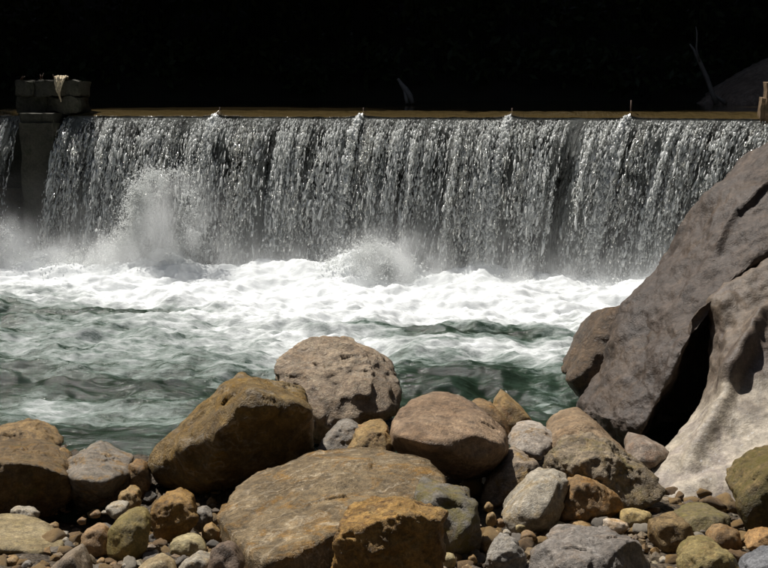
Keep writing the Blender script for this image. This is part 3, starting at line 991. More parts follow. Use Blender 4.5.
STONES = {}
OUTL = []
def stone(name, label, outline, D=None, by=None, slope=0.25, thick=0.5, front=(), mat=None, sub=5, k=20, rough=1.0, seed=1,
          strata=0.0, sdir=(0.2, 0.4, 1), cat='boulder', group=None, chips=10, back=0.75, bulge=0.18, facets=0.6):
    """outline: photo points (px,py[,depth]); front: (px,py,offset towards the camera is negative)"""
    o2 = np.array([p[:2] for p in outline], float)
    v0, v1 = o2[:, 1].max(), o2[:, 1].min()
    if max(v0 - v1, np.ptp(o2[:, 0])) < 55: sub = min(sub, 4)
    if D is None:
        D = base_y(by if by else v0) + 0.02
    P = []
    cu, cv = o2.mean(0)
    def dep(v): return D + slope * (v0 - v) / max(v0 - v1, 1)
    for p in outline:
        y = p[2] if len(p) > 2 else dep(p[1])
        P.append(at_y(p[0], p[1], y))
    W = np.ptp(np.array(P)[:, 0])
    for p in front:
        P.append(at_y(p[0], p[1], dep(p[1]) + p[2]))
    if not front and bulge:
        for p in o2:
            q = np.array([cu, cv - 0.1 * (v0 - v1)]) + (p - [cu, cv]) * 0.6
            P.append(at_y(q[0], q[1], dep(q[1]) - bulge * W))
    for p in outline:
        q = np.array([cu, cv]) + (np.array(p[:2]) - [cu, cv]) * back
        yb = (p[2] if len(p) > 2 else dep(p[1])) + thick
        w = at_y(p[0] + (q[0] - p[0]), q[1], dep(q[1]) if len(p) < 3 else p[2])
        w[1] += thick
        P.append(w)
    c, pos, Fc = stone_mesh(np.array(P), sub, k, rough, seed, strata, sdir, chips, facets)
    tw, th = np.ptp(o2[:, 0]), v1 - v0
    for _ in range(2):
        u, v = project(c + pos)
        g = 0.5 * (tw / np.ptp(u) + abs(th) / np.ptp(v))
        pos = pos * np.clip(g, 0.9, 1.25)
        u, v = project(c + pos)
        mpp = c[1] / F0
        c = c + np.array([((o2[:, 0].max() + o2[:, 0].min()) - (u.max() + u.min())) / 2 * mpp, 0, -((v0 + v1) - (v.max() + v.min())) / 2 * mpp])
    zmin = pos[:, 2].min()
    org = c + np.array([0, 0, zmin])
    o = link(name, mesh_np(name, pos - np.array([0, 0, zmin]), Fc), mat, None, org)
    tag(o, label, cat, group)
    OUTL.append(o2)
    STONES[label] = o
    return o

BROWN = dict(c1=(0.14, 0.085, 0.038), c2=(0.25, 0.165, 0.085), c3=(0.21, 0.11, 0.035))
GOLD = dict(c1=(0.15, 0.085, 0.025), c2=(0.27, 0.16, 0.055), c3=(0.30, 0.20, 0.09), sat=1.1)
GREY = dict(c1=(0.14, 0.125, 0.105), c2=(0.23, 0.205, 0.175), c3=(0.17, 0.13, 0.09), sat=1.2)
PALE = dict(c1=(0.25, 0.22, 0.17), c2=(0.36, 0.32, 0.26), c3=(0.28, 0.22, 0.14), sat=1.2)
OCHRE = dict(c1=(0.20, 0.125, 0.045), c2=(0.32, 0.215, 0.095), c3=(0.26, 0.15, 0.06), sat=1.05)
MOSSY = dict(c1=(0.11, 0.085, 0.04), c2=(0.20, 0.155, 0.075), c3=(0.14, 0.11, 0.03), moss=0.4, moss_col=(0.13, 0.11, 0.03), sat=1.0)

def build_stones():
    B = 'boulder'
    # --- the big ones
    stone('boulder', 'large brown boulder with lit left face and black shaded front', [(143,462,6.95),(152,442,7.0),(170,424,7.02),(200,397,7.0),(228,377,6.95),(246,375,6.9),(275,381,6.85),(302,388,6.82),(316,399,6.8),(319,425,6.85),(316,452,6.95),(294,483,7.0),(250,498,6.98),(205,499,6.85),(165,489,6.85),(148,480,6.9)],
          D=0.0, slope=0.0, thick=0.6, front=[(250,381,6.52),(276,387,6.5),(303,394,6.52),(314,404,6.58),(236,398,6.42),(215,424,6.33),(210,456,6.40),(207,482,6.58)],
          mat=rock_mat((0.10,0.064,0.026),(0.165,0.115,0.052),(0.14,0.085,0.025), size=0.6, vein=0.3, seed=1, sat=1.25), sub=6, k=40, rough=0.6, seed=3, strata=0.4, chips=0, facets=0.45)
    stone('boulder', 'big rough layered tan boulder standing at the water edge, mid photo', [(273,372),(279,356),(296,343),(312,336),(350,338),(377,350),(396,367),(403,382),(400,397),(392,412),(384,432),(345,448),(305,440),(288,415),(276,392)],
          D=7.9, slope=0.75, thick=0.7, front=[(318,378,-0.22),(362,376,-0.22),(330,410,-0.24),(376,402,-0.18),(300,360,-0.08)],
          mat=rock_mat((0.18,0.125,0.078),(0.31,0.23,0.15),(0.24,0.16,0.09), vein=0.75, vein_dir=(0.15,0.5,1), vein_col=(0.40,0.33,0.25), size=0.55, seed=2, sat=0.95), sub=6, k=14, rough=0.8, seed=8, strata=1.5, sdir=(0.15,-0.45,1))
    stone('boulder', 'smooth rounded brown boulder with two small pits, centre of the pile', [(385,435,6.65),(388,414,6.8),(399,400,6.95),(414,395,7.0),(442,398,7.0),(472,400,7.0),(492,407,6.95),(508,422,6.85),(514,441,6.75),(510,460,6.75),(498,472,6.75),(470,477,6.7),(438,469,6.65),(408,456,6.6),(391,446,6.6)],
          D=0.0, slope=0.0, thick=0.45, front=[(395,428,6.40),(430,438,6.18),(476,444,6.15),(506,438,6.45),(425,412,6.55),(480,416,6.55)],
          mat=rock_mat((0.17,0.11,0.066),(0.27,0.185,0.115),(0.21,0.135,0.08), size=0.6, vein=0.1, seed=3, stain=0.35, sat=1.05), sub=6, k=18, rough=0.6, seed=13, chips=1, facets=0.35)
    stone('boulder', 'wide flat-topped brown slab with pale streaks, front of the pile', [(213,504,5.56),(228,487,5.72),(255,474,5.84),(300,459,6.00),(332,452,6.08),(366,450,6.12),(394,454,6.08),(430,461,5.98),(450,468,5.89),(444,500,5.75),(420,560,5.42),(345,625,5.05),(300,640,4.86),(264,630,4.86),(238,580,5.10),(220,535,5.42)],
          D=0.0, slope=0.0, thick=0.35, front=[(226,518,5.35),(240,536,5.07),(262,552,4.86),(300,541,4.94),(345,518,5.16),(400,498,5.47),(434,482,5.68)],
          mat=rock_mat((0.115,0.083,0.048),(0.185,0.14,0.085),(0.20,0.115,0.04), vein=0.8, vein_dir=(0.5,-0.8,0.25), vein_col=(0.46,0.37,0.25), size=0.5, seed=4, sat=1.2), sub=6, k=30, rough=0.55, seed=17, strata=0.35, sdir=(0.1,0,1), chips=0, back=0.9, facets=0.5)
    stone('boulder', 'golden brown cracked boulder leaning on the front of the flat slab', [(327,548),(330,526),(338,515),(366,507),(400,499),(426,500),(447,507),(452,532),(449,570),(440,610),(340,612),(330,585)],
          by=604, slope=0.10, thick=0.28, front=[(338,524,-0.14),(400,512,-0.18),(440,516,-0.12),(385,540,-0.22),(350,560,-0.12),(425,560,-0.12)],
          mat=rock_mat((0.15,0.08,0.02),(0.28,0.165,0.055),(0.10,0.05,0.015), vein=0.4, vein_col=(0.42,0.30,0.13), size=0.3, seed=5, crack=1.0, sat=1.08, gain=1.4), sub=6, k=16, rough=0.9, seed=23, strata=0.7, sdir=(0.5,0.3,0.5))
    stone('boulder', 'grey boulder with mossy yellow top right of the golden boulder', [(411,488),(417,480),(440,483),(468,486),(480,494),(485,520),(481,542),(466,554),(448,556),(428,540),(412,505)],
          by=562, slope=0.15, thick=0.35, front=[(440,500,-0.10),(470,500,-0.10),(455,530,-0.16),(425,490,-0.06)],
          mat=rock_mat((0.10,0.09,0.075),(0.19,0.17,0.14),(0.15,0.11,0.06), moss=0.55, moss_col=(0.15,0.12,0.025), size=0.25, seed=6), sub=5, k=14, rough=1.1, seed=29)
    # --- behind the slab
    stone('boulder', 'grey stone tucked between the layered boulder and the slab', [(314,462),(318,446),(330,430),(345,421),(362,420),(372,428),(372,462)],
          D=6.75, slope=0.2, thick=0.3, mat=rock_mat(**GREY, size=0.3, seed=7), sub=5, seed=31)
    stone('boulder', 'ochre stone wedged left of the smooth rounded boulder', [(343,462),(346,444),(354,428),(372,421),(388,423),(396,440),(398,464)],
          D=6.62, slope=0.15, thick=0.3, mat=rock_mat(**OCHRE, size=0.25, seed=8), sub=5, seed=37)
    # --- right of centre
    stone('boulder', 'pointed triangular tan stone behind the smooth rounded boulder', [(490,410),(497,395),(502,391),(511,397),(524,409),(536,422),(530,440),(498,440)],
          D=7.55, slope=0.2, thick=0.35, mat=rock_mat(**OCHRE, size=0.3, seed=9, stain=0.3), sub=5, seed=41, rough=0.6, k=24, chips=1)
    stone('boulder', 'low brown stone peeping over the top of the smooth rounded boulder', [(466,410),(474,401),(484,400),(496,405),(508,417),(512,436),(470,440)],
          D=7.3, slope=0.2, thick=0.3, mat=rock_mat(**BROWN, size=0.3, seed=10), sub=5, seed=43)
    stone('boulder', 'pale grey rounded stone right of the smooth rounded boulder', [(505,440),(511,428),(524,422),(546,423),(560,434),(558,450),(538,458),(514,456)],
          D=6.95, slope=0.35, thick=0.4, mat=rock_mat((0.24,0.20,0.16),(0.36,0.315,0.265),(0.24,0.17,0.10), size=0.3, seed=11), sub=5, seed=47)
    stone('boulder', 'dim brown stone leaning in the shade under the smooth rounded boulder', [(478,500),(486,478),(505,458),(520,448),(538,452),(543,470),(530,490),(505,512),(482,516)],
          D=6.35, slope=0.25, thick=0.4, mat=rock_mat((0.13,0.10,0.07),(0.24,0.19,0.14),(0.20,0.13,0.05), size=0.35, seed=12), sub=5, seed=53, rough=0.8)
    stone('boulder', 'smooth brown domed stone at the foot of the huge leaning rock', [(540,440),(548,423),(560,413),(577,410),(593,415),(612,430),(630,448),(636,462),(580,470),(545,458)],
          D=6.95, slope=0.35, thick=0.55, mat=rock_mat((0.18,0.125,0.075),(0.27,0.195,0.125),(0.21,0.14,0.08), size=0.45, seed=13, stain=0.3), sub=5, seed=59, k=12, rough=0.55, chips=2)
    stone('boulder', 'long rough knobbly boulder sloping down to the right', [(538,470),(543,450),(555,438),(575,434),(602,441),(630,454),(655,469),(672,484),(669,496),(652,506),(630,514),(600,516),(565,500),(543,488)],
          by=522, slope=0.35, thick=0.45, front=[(560,452,-0.10),(600,470,-0.22),(640,490,-0.16),(660,492,-0.08),(575,490,-0.16),(556,446,-0.03)],
          mat=rock_mat((0.15,0.115,0.075),(0.25,0.20,0.14),(0.20,0.145,0.075), moss=0.25, moss_col=(0.16,0.13,0.03), size=0.3, seed=14, crack=0.9), sub=6, k=13, rough=1.7, seed=61)
    stone('boulder', 'brown stone wedged below the long knobbly boulder', [(556,500),(562,482),(576,473),(598,478),(618,494),(630,508),(622,520),(595,522),(566,516)],
          by=526, slope=0.12, thick=0.25, mat=rock_mat(**BROWN, size=0.25, seed=15), sub=5, seed=67)
    stone('boulder', 'pale smooth slanted stone left of the knobbly boulder', [(497,520),(506,507),(522,488),(540,474),(560,471),(573,475),(566,490),(560,508),(556,528),(505,532)],
          by=532, slope=0.15, thick=0.3, front=[(520,500,-0.10),(548,500,-0.12),(545,482,-0.04),(530,520,-0.12)], mat=rock_mat(**PALE, size=0.35, seed=16, stain=0.25), sub=5, seed=71, k=20, rough=0.6)
    stone('boulder', 'small brown stone in front of the pale slanted stone', [(543,512),(546,500),(556,494),(572,496),(590,504),(601,515),(596,524),(574,527),(552,524)],
          by=527, slope=0.08, thick=0.16, mat=rock_mat(**BROWN, size=0.15, seed=17), sub=5, seed=73)
    stone('boulder', 'small grey-brown stone beside the black cave under the leaning rock', [(620,450),(625,439),(634,435),(648,438),(662,445),(674,452),(670,464),(640,468),(624,462)],
          D=7.0, slope=0.2, thick=0.3, mat=rock_mat((0.16,0.125,0.095),(0.25,0.205,0.165),(0.19,0.13,0.09), size=0.25, seed=18), sub=5, seed=79)
    # --- front row, right
    stone('boulder', 'broad grey front boulder with pale veins, bottom edge', [(516,575),(526,553),(545,536),(566,531),(605,531),(636,533),(653,543),(664,562),(668,590),(650,615),(530,615)],
          by=602, slope=0.12, thick=0.3, front=[(545,552,-0.08),(600,548,-0.13),(645,556,-0.08),(600,585,-0.16)],
          mat=rock_mat((0.14,0.122,0.105),(0.22,0.195,0.17),(0.19,0.15,0.115), vein=0.55, vein_dir=(0.9,0.3,0.3), vein_col=(0.40,0.37,0.34), size=0.35, seed=19), sub=6, k=16, rough=0.8, seed=83)
    stone('boulder', 'crumbly grey stone at the bottom edge beside the golden boulder', [(484,556),(492,541),(501,533),(514,534),(523,545),(528,566),(524,590),(486,592)],
          by=592, slope=0.06, thick=0.2, mat=rock_mat((0.19,0.17,0.145),(0.30,0.275,0.24),(0.22,0.19,0.15), size=0.15, seed=20, crack=1.2), sub=5, k=10, rough=1.9, seed=89)
    stone('boulder', 'brown block-shaped stone behind the grey veined front boulder', [(646,536),(648,520),(655,513),(670,512),(687,516),(697,530),(693,548),(672,554),(655,552)],
          by=556, slope=0.08, thick=0.2, mat=rock_mat((0.14,0.09,0.04),(0.24,0.17,0.085),(0.10,0.065,0.03), size=0.2, seed=21), sub=5, k=18, rough=0.9, seed=97)
    stone('stone', 'yellowish angular stone left of the brown block-shaped stone', [(617,522),(621,513),(628,509),(650,511),(655,518),(648,526),(630,527)],
          by=530, slope=0.06, thick=0.12, mat=rock_mat((0.27,0.19,0.075),(0.40,0.30,0.14), size=0.15, seed=22, sat=1.05), sub=4, k=22, rough=0.7, seed=101, cat='stone')
    stone('stone', 'small white and orange stone beside the yellowish angular stone', [(602,530),(603,518),(610,519),(628,523),(630,532),(612,535)],
          by=536, slope=0.05, thick=0.08, mat=rock_mat((0.36,0.22,0.09),(0.55,0.46,0.36), size=0.1, seed=23, sat=1.05), sub=4, k=22, rough=0.7, seed=103, cat='stone')
    stone('boulder', 'mossy yellow boulder at the bottom edge, right', [(672,566),(678,550),(690,541),(712,539),(730,546),(742,562),(744,590),(730,605),(684,605)],
          by=604, slope=0.10, thick=0.28, mat=rock_mat((0.16,0.12,0.045),(0.25,0.195,0.085),(0.19,0.13,0.05), moss=0.3, moss_col=(0.16,0.13,0.03), size=0.2, seed=24, sat=1.05), sub=5, k=13, rough=1.2, seed=107)
    stone('boulder', 'green-topped flat stone below the pale sloping rock', [(664,520),(672,508),(690,505),(722,504),(735,507),(738,522),(730,534),(690,536)],
          by=540, slope=0.12, thick=0.25, mat=rock_mat(**MOSSY, size=0.2, seed=25), sub=5, k=16, rough=0.8, seed=109)
    stone('stone', 'dull brown rounded stone behind the mossy yellow boulder', [(704,540),(709,529),(722,524),(738,528),(744,542),(738,554),(712,556)],
          by=558, slope=0.06, thick=0.16, mat=rock_mat(**BROWN, size=0.2, seed=26), sub=5, seed=113, cat='stone')
    stone('boulder', 'dark mossy boulder at the right frame edge', [(727,492),(734,480),(750,466),(770,452),(815,440),(830,500),(815,545),(770,545),(742,532),(735,510)],
          by=540, slope=0.25, thick=0.5, front=[(742,490,-0.12),(775,470,-0.18),(810,470,-0.18),(770,500,-0.05)],
          mat=rock_mat((0.085,0.06,0.022),(0.16,0.115,0.05),(0.07,0.055,0.015), moss=0.5, moss_col=(0.11,0.085,0.015), size=0.3, seed=27), sub=5, k=14, rough=1.1, seed=127)
    stone('stone', 'orange-brown stone at the right edge below the dark mossy boulder', [(740,545),(746,533),(760,529),(790,530),(795,552),(760,558)],
          by=562, slope=0.06, thick=0.18, mat=rock_mat((0.24,0.13,0.05),(0.34,0.21,0.10), size=0.2, seed=28), sub=5, seed=131, cat='stone')
    stone('stone', 'bluish grey stone in the bottom right corner', [(732,580),(742,562),(758,552),(772,546),(800,545),(806,600),(740,606)],
          by=604, slope=0.08, thick=0.2, mat=rock_mat((0.13,0.13,0.135),(0.19,0.19,0.195), size=0.25, seed=29), sub=5, seed=137, cat='stone')
    # --- left side
    stone('boulder', 'brown boulder cut by the left frame edge, shaded in front', [(-60,470,6.7),(-50,448,7.0),(-10,440,7.1),(20,440,7.1),(45,447,7.05),(63,459,6.95),(78,470,6.8),(78,495,6.75),(62,512,6.7),(20,524,6.6),(-40,524,6.6)],
          D=0.0, slope=0.0, thick=0.4, front=[(0,462,6.38),(42,468,6.36),(70,476,6.5),(20,490,6.36),(-40,470,6.35)],
          mat=rock_mat((0.12,0.08,0.04),(0.21,0.145,0.075),(0.17,0.10,0.035), moss=0.15, size=0.4, seed=30, gain=1.0, sat=1.2), sub=6, k=16, rough=1.0, seed=139)
    stone('boulder', 'golden brown stone at the water edge, far left', [(-25,450),(-18,430),(2,422),(22,420),(42,424),(56,434),(68,447),(62,460),(0,462)],
          D=7.45, slope=0.35, thick=0.4, mat=rock_mat((0.16,0.10,0.04),(0.27,0.18,0.085),(0.11,0.07,0.03), size=0.3, seed=31), sub=5, seed=149, rough=1.1)
    stone('boulder', 'grey-topped boulder with dark front, between the left edge and the large brown boulder', [(60,470,6.75),(66,455,6.95),(76,445,7.1),(90,441,7.15),(110,449,7.1),(128,458,7.0),(135,467,6.85),(132,486,6.85),(118,508,6.85),(84,516,6.85),(64,502,6.8)],
          D=0.0, slope=0.0, thick=0.35, front=[(76,474,6.42),(104,480,6.36),(122,472,6.5),(92,452,6.8)],
          mat=rock_mat((0.13,0.11,0.085),(0.21,0.18,0.145),(0.20,0.13,0.06), size=0.25, seed=32), sub=6, k=26, rough=1.1, seed=151, chips=4)
    stone('stone', 'small tan stone peeking between two left boulders', [(50,458),(54,450),(62,447),(70,454),(70,466),(54,468)],
          D=7.0, slope=0.1, thick=0.15, mat=rock_mat(**OCHRE, size=0.12, seed=33), sub=4, seed=157, cat='stone')
    stone('boulder', 'flat tan slab in the lower left corner with dark underside', [(-30,514,5.85),(0,512,5.9),(24,515,5.85),(40,527,5.7),(56,541,5.5),(64,550,5.4),(48,560,5.35),(36,566,5.35),(0,556,5.4),(-30,556,5.4)],
          D=5.4, slope=0.0, thick=0.10, front=[(-20,545,-0.06),(20,552,-0.08),(42,556,-0.06),(58,549,-0.02)], mat=rock_mat((0.20,0.15,0.075),(0.31,0.245,0.14),(0.26,0.20,0.10), size=0.25, seed=34, stain=0.25, sat=1.05), sub=5, k=24, rough=0.5, seed=163, chips=1, back=0.95)
    stone('stone', 'thin pale stone lying behind the flat tan corner slab', [(9,511),(12,506),(28,507),(41,513),(40,519),(28,521),(13,517)],
          by=522, slope=0.05, thick=0.08, mat=rock_mat(**PALE, size=0.1, seed=35), sub=4, seed=167, cat='stone')
    stone('boulder', 'grey-brown peaked stone at the bottom edge, lower left', [(42,580),(50,562),(62,552),(76,545),(81,556),(90,570),(96,592),(60,598)],
          by=596, slope=0.08, thick=0.2, mat=rock_mat((0.17,0.13,0.09),(0.25,0.20,0.145), size=0.2, seed=36, stain=0.25), sub=5, k=20, rough=0.6, seed=173, chips=1)
    stone('boulder', 'reddish tan stone left of the yellow mossy oval stone', [(80,540),(83,529),(92,524),(106,522),(112,535),(112,556),(90,561),(82,553)],
          by=560, slope=0.08, thick=0.18, mat=rock_mat((0.21,0.125,0.06),(0.31,0.21,0.12), size=0.15, seed=37), sub=5, seed=179)
    stone('boulder', 'yellow mossy oval stone standing upright, lower left', [(106,545),(108,527),(118,513),(132,507),(146,510),(152,522),(149,545),(141,558),(122,564),(109,558)],
          by=564, slope=0.10, thick=0.2, front=[(122,522,-0.08),(128,545,-0.10),(140,520,-0.04)], mat=rock_mat((0.15,0.11,0.035),(0.23,0.175,0.065),(0.18,0.125,0.035), moss=0.35, moss_col=(0.15,0.12,0.025), size=0.18, seed=38, stain=0.3, sat=1.05), sub=5, k=10, rough=0.6, seed=181, chips=1, facets=0.3)
    stone('stone', 'pale pinkish stone resting behind the yellow mossy oval stone', [(104,509),(108,503),(119,501),(131,505),(130,514),(114,518)],
          by=522, slope=0.08, thick=0.12, mat=rock_mat(**PALE, size=0.12, seed=39), sub=4, seed=191, cat='stone')
    stone('boulder', 'orange-brown stone in shade under the large brown boulder', [(148,515),(152,502),(160,492),(176,488),(192,498),(200,515),(190,534),(168,543),(153,534)],
          by=545, slope=0.10, thick=0.22, mat=rock_mat((0.18,0.10,0.03),(0.29,0.18,0.07), size=0.2, seed=40), sub=5, seed=193, rough=1.1)
    stone('boulder', 'narrow upright tan stone against the left side of the large brown boulder', [(128,475),(130,459),(136,455),(145,460),(150,480),(146,502),(134,504)],
          D=6.75, slope=0.08, thick=0.2, mat=rock_mat(**BROWN, size=0.2, seed=41), sub=5, seed=197)
    stone('stone', 'ochre stone below the narrow upright stone', [(116,505),(120,492),(128,486),(138,490),(143,502),(136,512),(120,514)],
          by=514, slope=0.08, thick=0.15, mat=rock_mat(**OCHRE, size=0.15, seed=42), sub=4, seed=199, cat='stone')
    stone('stone', 'pale yellow flat stone left of the brown slab, near the bottom edge', [(166,550),(172,540),(188,535),(202,538),(210,547),(206,554),(188,559),(170,559)],
          by=560, slope=0.08, thick=0.12, mat=rock_mat((0.27,0.215,0.105),(0.38,0.315,0.18), size=0.15, seed=43, stain=0.2, sat=1.05), sub=5, k=18, seed=211, cat='stone', rough=0.7)
    stone('stone', 'whitish grey stone at the bottom edge below the pale yellow one', [(175,572),(182,560),(198,551),(212,557),(216,572),(205,588),(180,588)],
          by=588, slope=0.06, thick=0.12, mat=rock_mat(**PALE, size=0.15, seed=44), sub=5, seed=223, cat='stone')
    stone('stone', 'flat tan stone at the bottom edge below the yellow mossy oval', [(128,580),(136,565),(152,557),(168,553),(176,566),(178,590),(134,594)],
          by=592, slope=0.10, thick=0.15, mat=rock_mat((0.23,0.17,0.095),(0.33,0.26,0.16), size=0.18, seed=45, stain=0.25), sub=5, seed=227, cat='stone', k=18, rough=0.6)
    stone('stone', 'rounded grey stone at the left foot of the brown slab', [(191,520),(194,510),(204,506),(213,514),(214,524),(206,531),(195,528)],
          by=533, slope=0.06, thick=0.12, mat=rock_mat(**GREY, size=0.12, seed=46), sub=4, seed=229, cat='stone', k=8)
    stone('stone', 'round yellow-tan pebble at the left foot of the brown slab', [(201,533),(204,525),(213,522),(221,528),(220,538),(210,542)],
          by=542, slope=0.04, thick=0.08, mat=rock_mat(**OCHRE, size=0.1, seed=47, stain=0.2), sub=4, seed=233, cat='stone', k=7, rough=0.4)
    stone('stone', 'dark brown rounded stone at the bottom below the brown slab corner', [(208,562),(213,546),(222,539),(234,545),(244,566),(240,590),(212,592)],
          by=592, slope=0.08, thick=0.15, mat=rock_mat((0.12,0.085,0.06),(0.18,0.13,0.095), size=0.15, seed=48), sub=5, seed=239, cat='stone', k=9, rough=0.5)
    # --- small stones picked out one by one
    P_ = 'pebble'
    small = [(53,528,6,6,'OCHRE','round tan pebble in the shade right of the flat corner slab'), (63,534,8,2.5,'PALE','thin pale splinter of stone right of the flat corner slab'),
             (65,541,4,4,'PALE','small pale pebble under the thin splinter'), (12,562,9,6,'OCHRE','tan pebble under the flat corner slab, left one'),
             (27,565,6,5,'GREY','greyish pebble under the flat corner slab, right one'), (140,551,9,5,'GREY','dark oval pebble at the foot of the yellow mossy oval stone'),
             (155,553,4,3.5,'PALE','tiny pale pebble right of the dark oval pebble'), (105,512,6,1.8,'PALE','thin white sliver left of the pale pinkish stone'),
             (101,561,5,4,'OCHRE','small tan pebble below the reddish tan stone'), (113,565,5,4,'BROWN','brown pebble below the yellow mossy oval stone'),
             (125,566,4,4,'PALE','pale pebble at the bottom below the yellow mossy oval stone'), (491,520,6,8,'OCHRE','upright tan pebble right of the grey mossy-topped boulder'),
             (489,507,5,5,'OCHRE','rounded tan pebble above the upright tan one'), (501,523,6,5,'BROWN','brown pebble right of the upright tan pebble'),
             (487,545,7,9,'GOLD','orange pebble against the crumbly grey stone'), (472,560,5,6,'GOLD','orange pebble at the bottom left of the crumbly grey stone'),
             (449,561,8,8,'OCHREP','pale yellow lumpy stone at the bottom right of the golden boulder'), (474,551,7,5,'GREY','dark grey pebble under the grey mossy-topped boulder'),
             (512,521,11,4.5,'OCHRE','tan oval pebble at the foot of the pale slanted stone'), (540,523,15,6.5,'OCHRE','smooth long orange-tan stone in front of the pale slanted stone'),
             (528,536,9,6,'BROWN','brown pebble left of the grey veined front boulder'), (521,527,7,5,'OCHREP','yellow pebble between the tan oval and the long orange-tan stone'),
             (561,526,5,4.5,'OCHREP','small yellow pebble right of the long orange-tan stone'), (580,526,17,4.5,'OCHRE','flat tan stone lying on top edge of the grey veined boulder'),
             (594,514,5,4.5,'GOLD','orange pebble at the right end of the small brown stone'), (667,527,5,3,'OCHRE','tan chip by the brown block-shaped stone'),
             (702,533,5,5,'GREY','grey pebble between the block-shaped and mossy stones'), (664,560,5,4,'PALE','pale pebble right of the grey veined boulder'),
             (225,536,6,5,'BROWN','brown pebble tucked under the left edge of the slab'), (196,546,4,3,'PALE','white chip beside the pale yellow flat stone'),
             (96,514,6,4,'BROWN','dim brown pebble in the dark hollow on the left'), (82,521,5,4,'BROWN','dim pebble left of the dark hollow centre'),
             (497,534,4,4,'OCHRE','tan pebble above the crumbly grey stone'), (507,533,5,4,'PALE','pale pebble right above the crumbly grey stone')]
    PAL = dict(OCHRE=OCHRE, PALE=PALE, GREY=GREY, BROWN=BROWN, GOLD=GOLD, OCHREP=dict(c1=(0.30,0.23,0.10), c2=(0.42,0.34,0.18)))
    mats = {}
    for i, (x, y, rx, ry, pal, lab) in enumerate(small):
        if pal not in mats: mats[pal] = rock_mat(**{**PAL[pal], 'sat': 0.95}, size=0.08, seed=60 + i, stain=0.3)
        rs = random.Random(i)
        ol = [(x + rx * math.cos(a) * rs.uniform(0.85, 1.15), y + ry * math.sin(a) * rs.uniform(0.85, 1.1)) for a in [j * math.pi / 5 for j in range(10)]]
        stone('pebble', lab, ol, by=y + ry + 3, slope=0.02, thick=0.0016 * rx * 5, mat=mats[pal], sub=3, k=10, rough=0.7, seed=300 + i, cat='pebble', group='pebbles among the boulders', chips=1)
build_stones()

# ------------------------------------------------------------------ huge rocks on the right (lofted shapes)
def loft(rows, nu, nv, amp, seed, closed=True):
    """rows: list of rings of world points; Catmull-Rom in both directions"""
    G = np.array(rows, float)                       # (R, C, 3)
    def cr(a, t, closed):
        n = len(a)
        i = np.floor(t).astype(int); f = (t - i)[:, None, None]
        g = (lambda k: a[k % n]) if closed else (lambda k: a[np.clip(k, 0, n - 1)])
        p0, p1, p2, p3 = g(i - 1), g(i), g(i + 1), g(i + 2)
        return 0.5 * (2 * p1 + (p2 - p0) * f + (2 * p0 - 5 * p1 + 4 * p2 - p3) * f ** 2 + (3 * p1 - p0 - 3 * p2 + p3) * f ** 3)
    A = cr(G, np.linspace(0, len(G) - 1.0001, nv), False)          # (nv, C, 3)
    B = cr(A.transpose(1, 0, 2), np.arange(nu) / nu * G.shape[1], True)   # (nu, nv, 3)
    V = B.reshape(-1, 3)
    Fc = grid_faces(nu, nv, True)
    # caps
    T = np.vstack([Fc[:, [0, 1, 2]], Fc[:, [0, 2, 3]]])
    c0, c1 = len(V), len(V) + 1
    V = np.vstack([V, B[:, 0].mean(0)[None], B[:, -1].mean(0)[None]])
    k = np.arange(nu); k2 = (k + 1) % nu
    T = np.vstack([T, np.stack([np.full(nu, c0), k2 * nv, k * nv], 1), np.stack([np.full(nu, c1), k * nv + nv - 1, k2 * nv + nv - 1], 1)])
    return V, T

def displaced(name, V, T, disp_fn, mat, attr=None):
    m = mesh_np(name, V, T)
    nrm = np.zeros(len(V) * 3, np.float32)
    m.vertices.foreach_get('normal', nrm)
    nrm = nrm.reshape(-1, 3)
    V = V + nrm * disp_fn(V)[:, None]
    bpy.data.meshes.remove(m)
    c = np.array([V[:, 0].mean(), V[:, 1].mean(), V[:, 2].min()])
    return link(name, mesh_np(name, V - c, T, attrs={'bleach': attr(V)} if attr else None), mat, None, c)

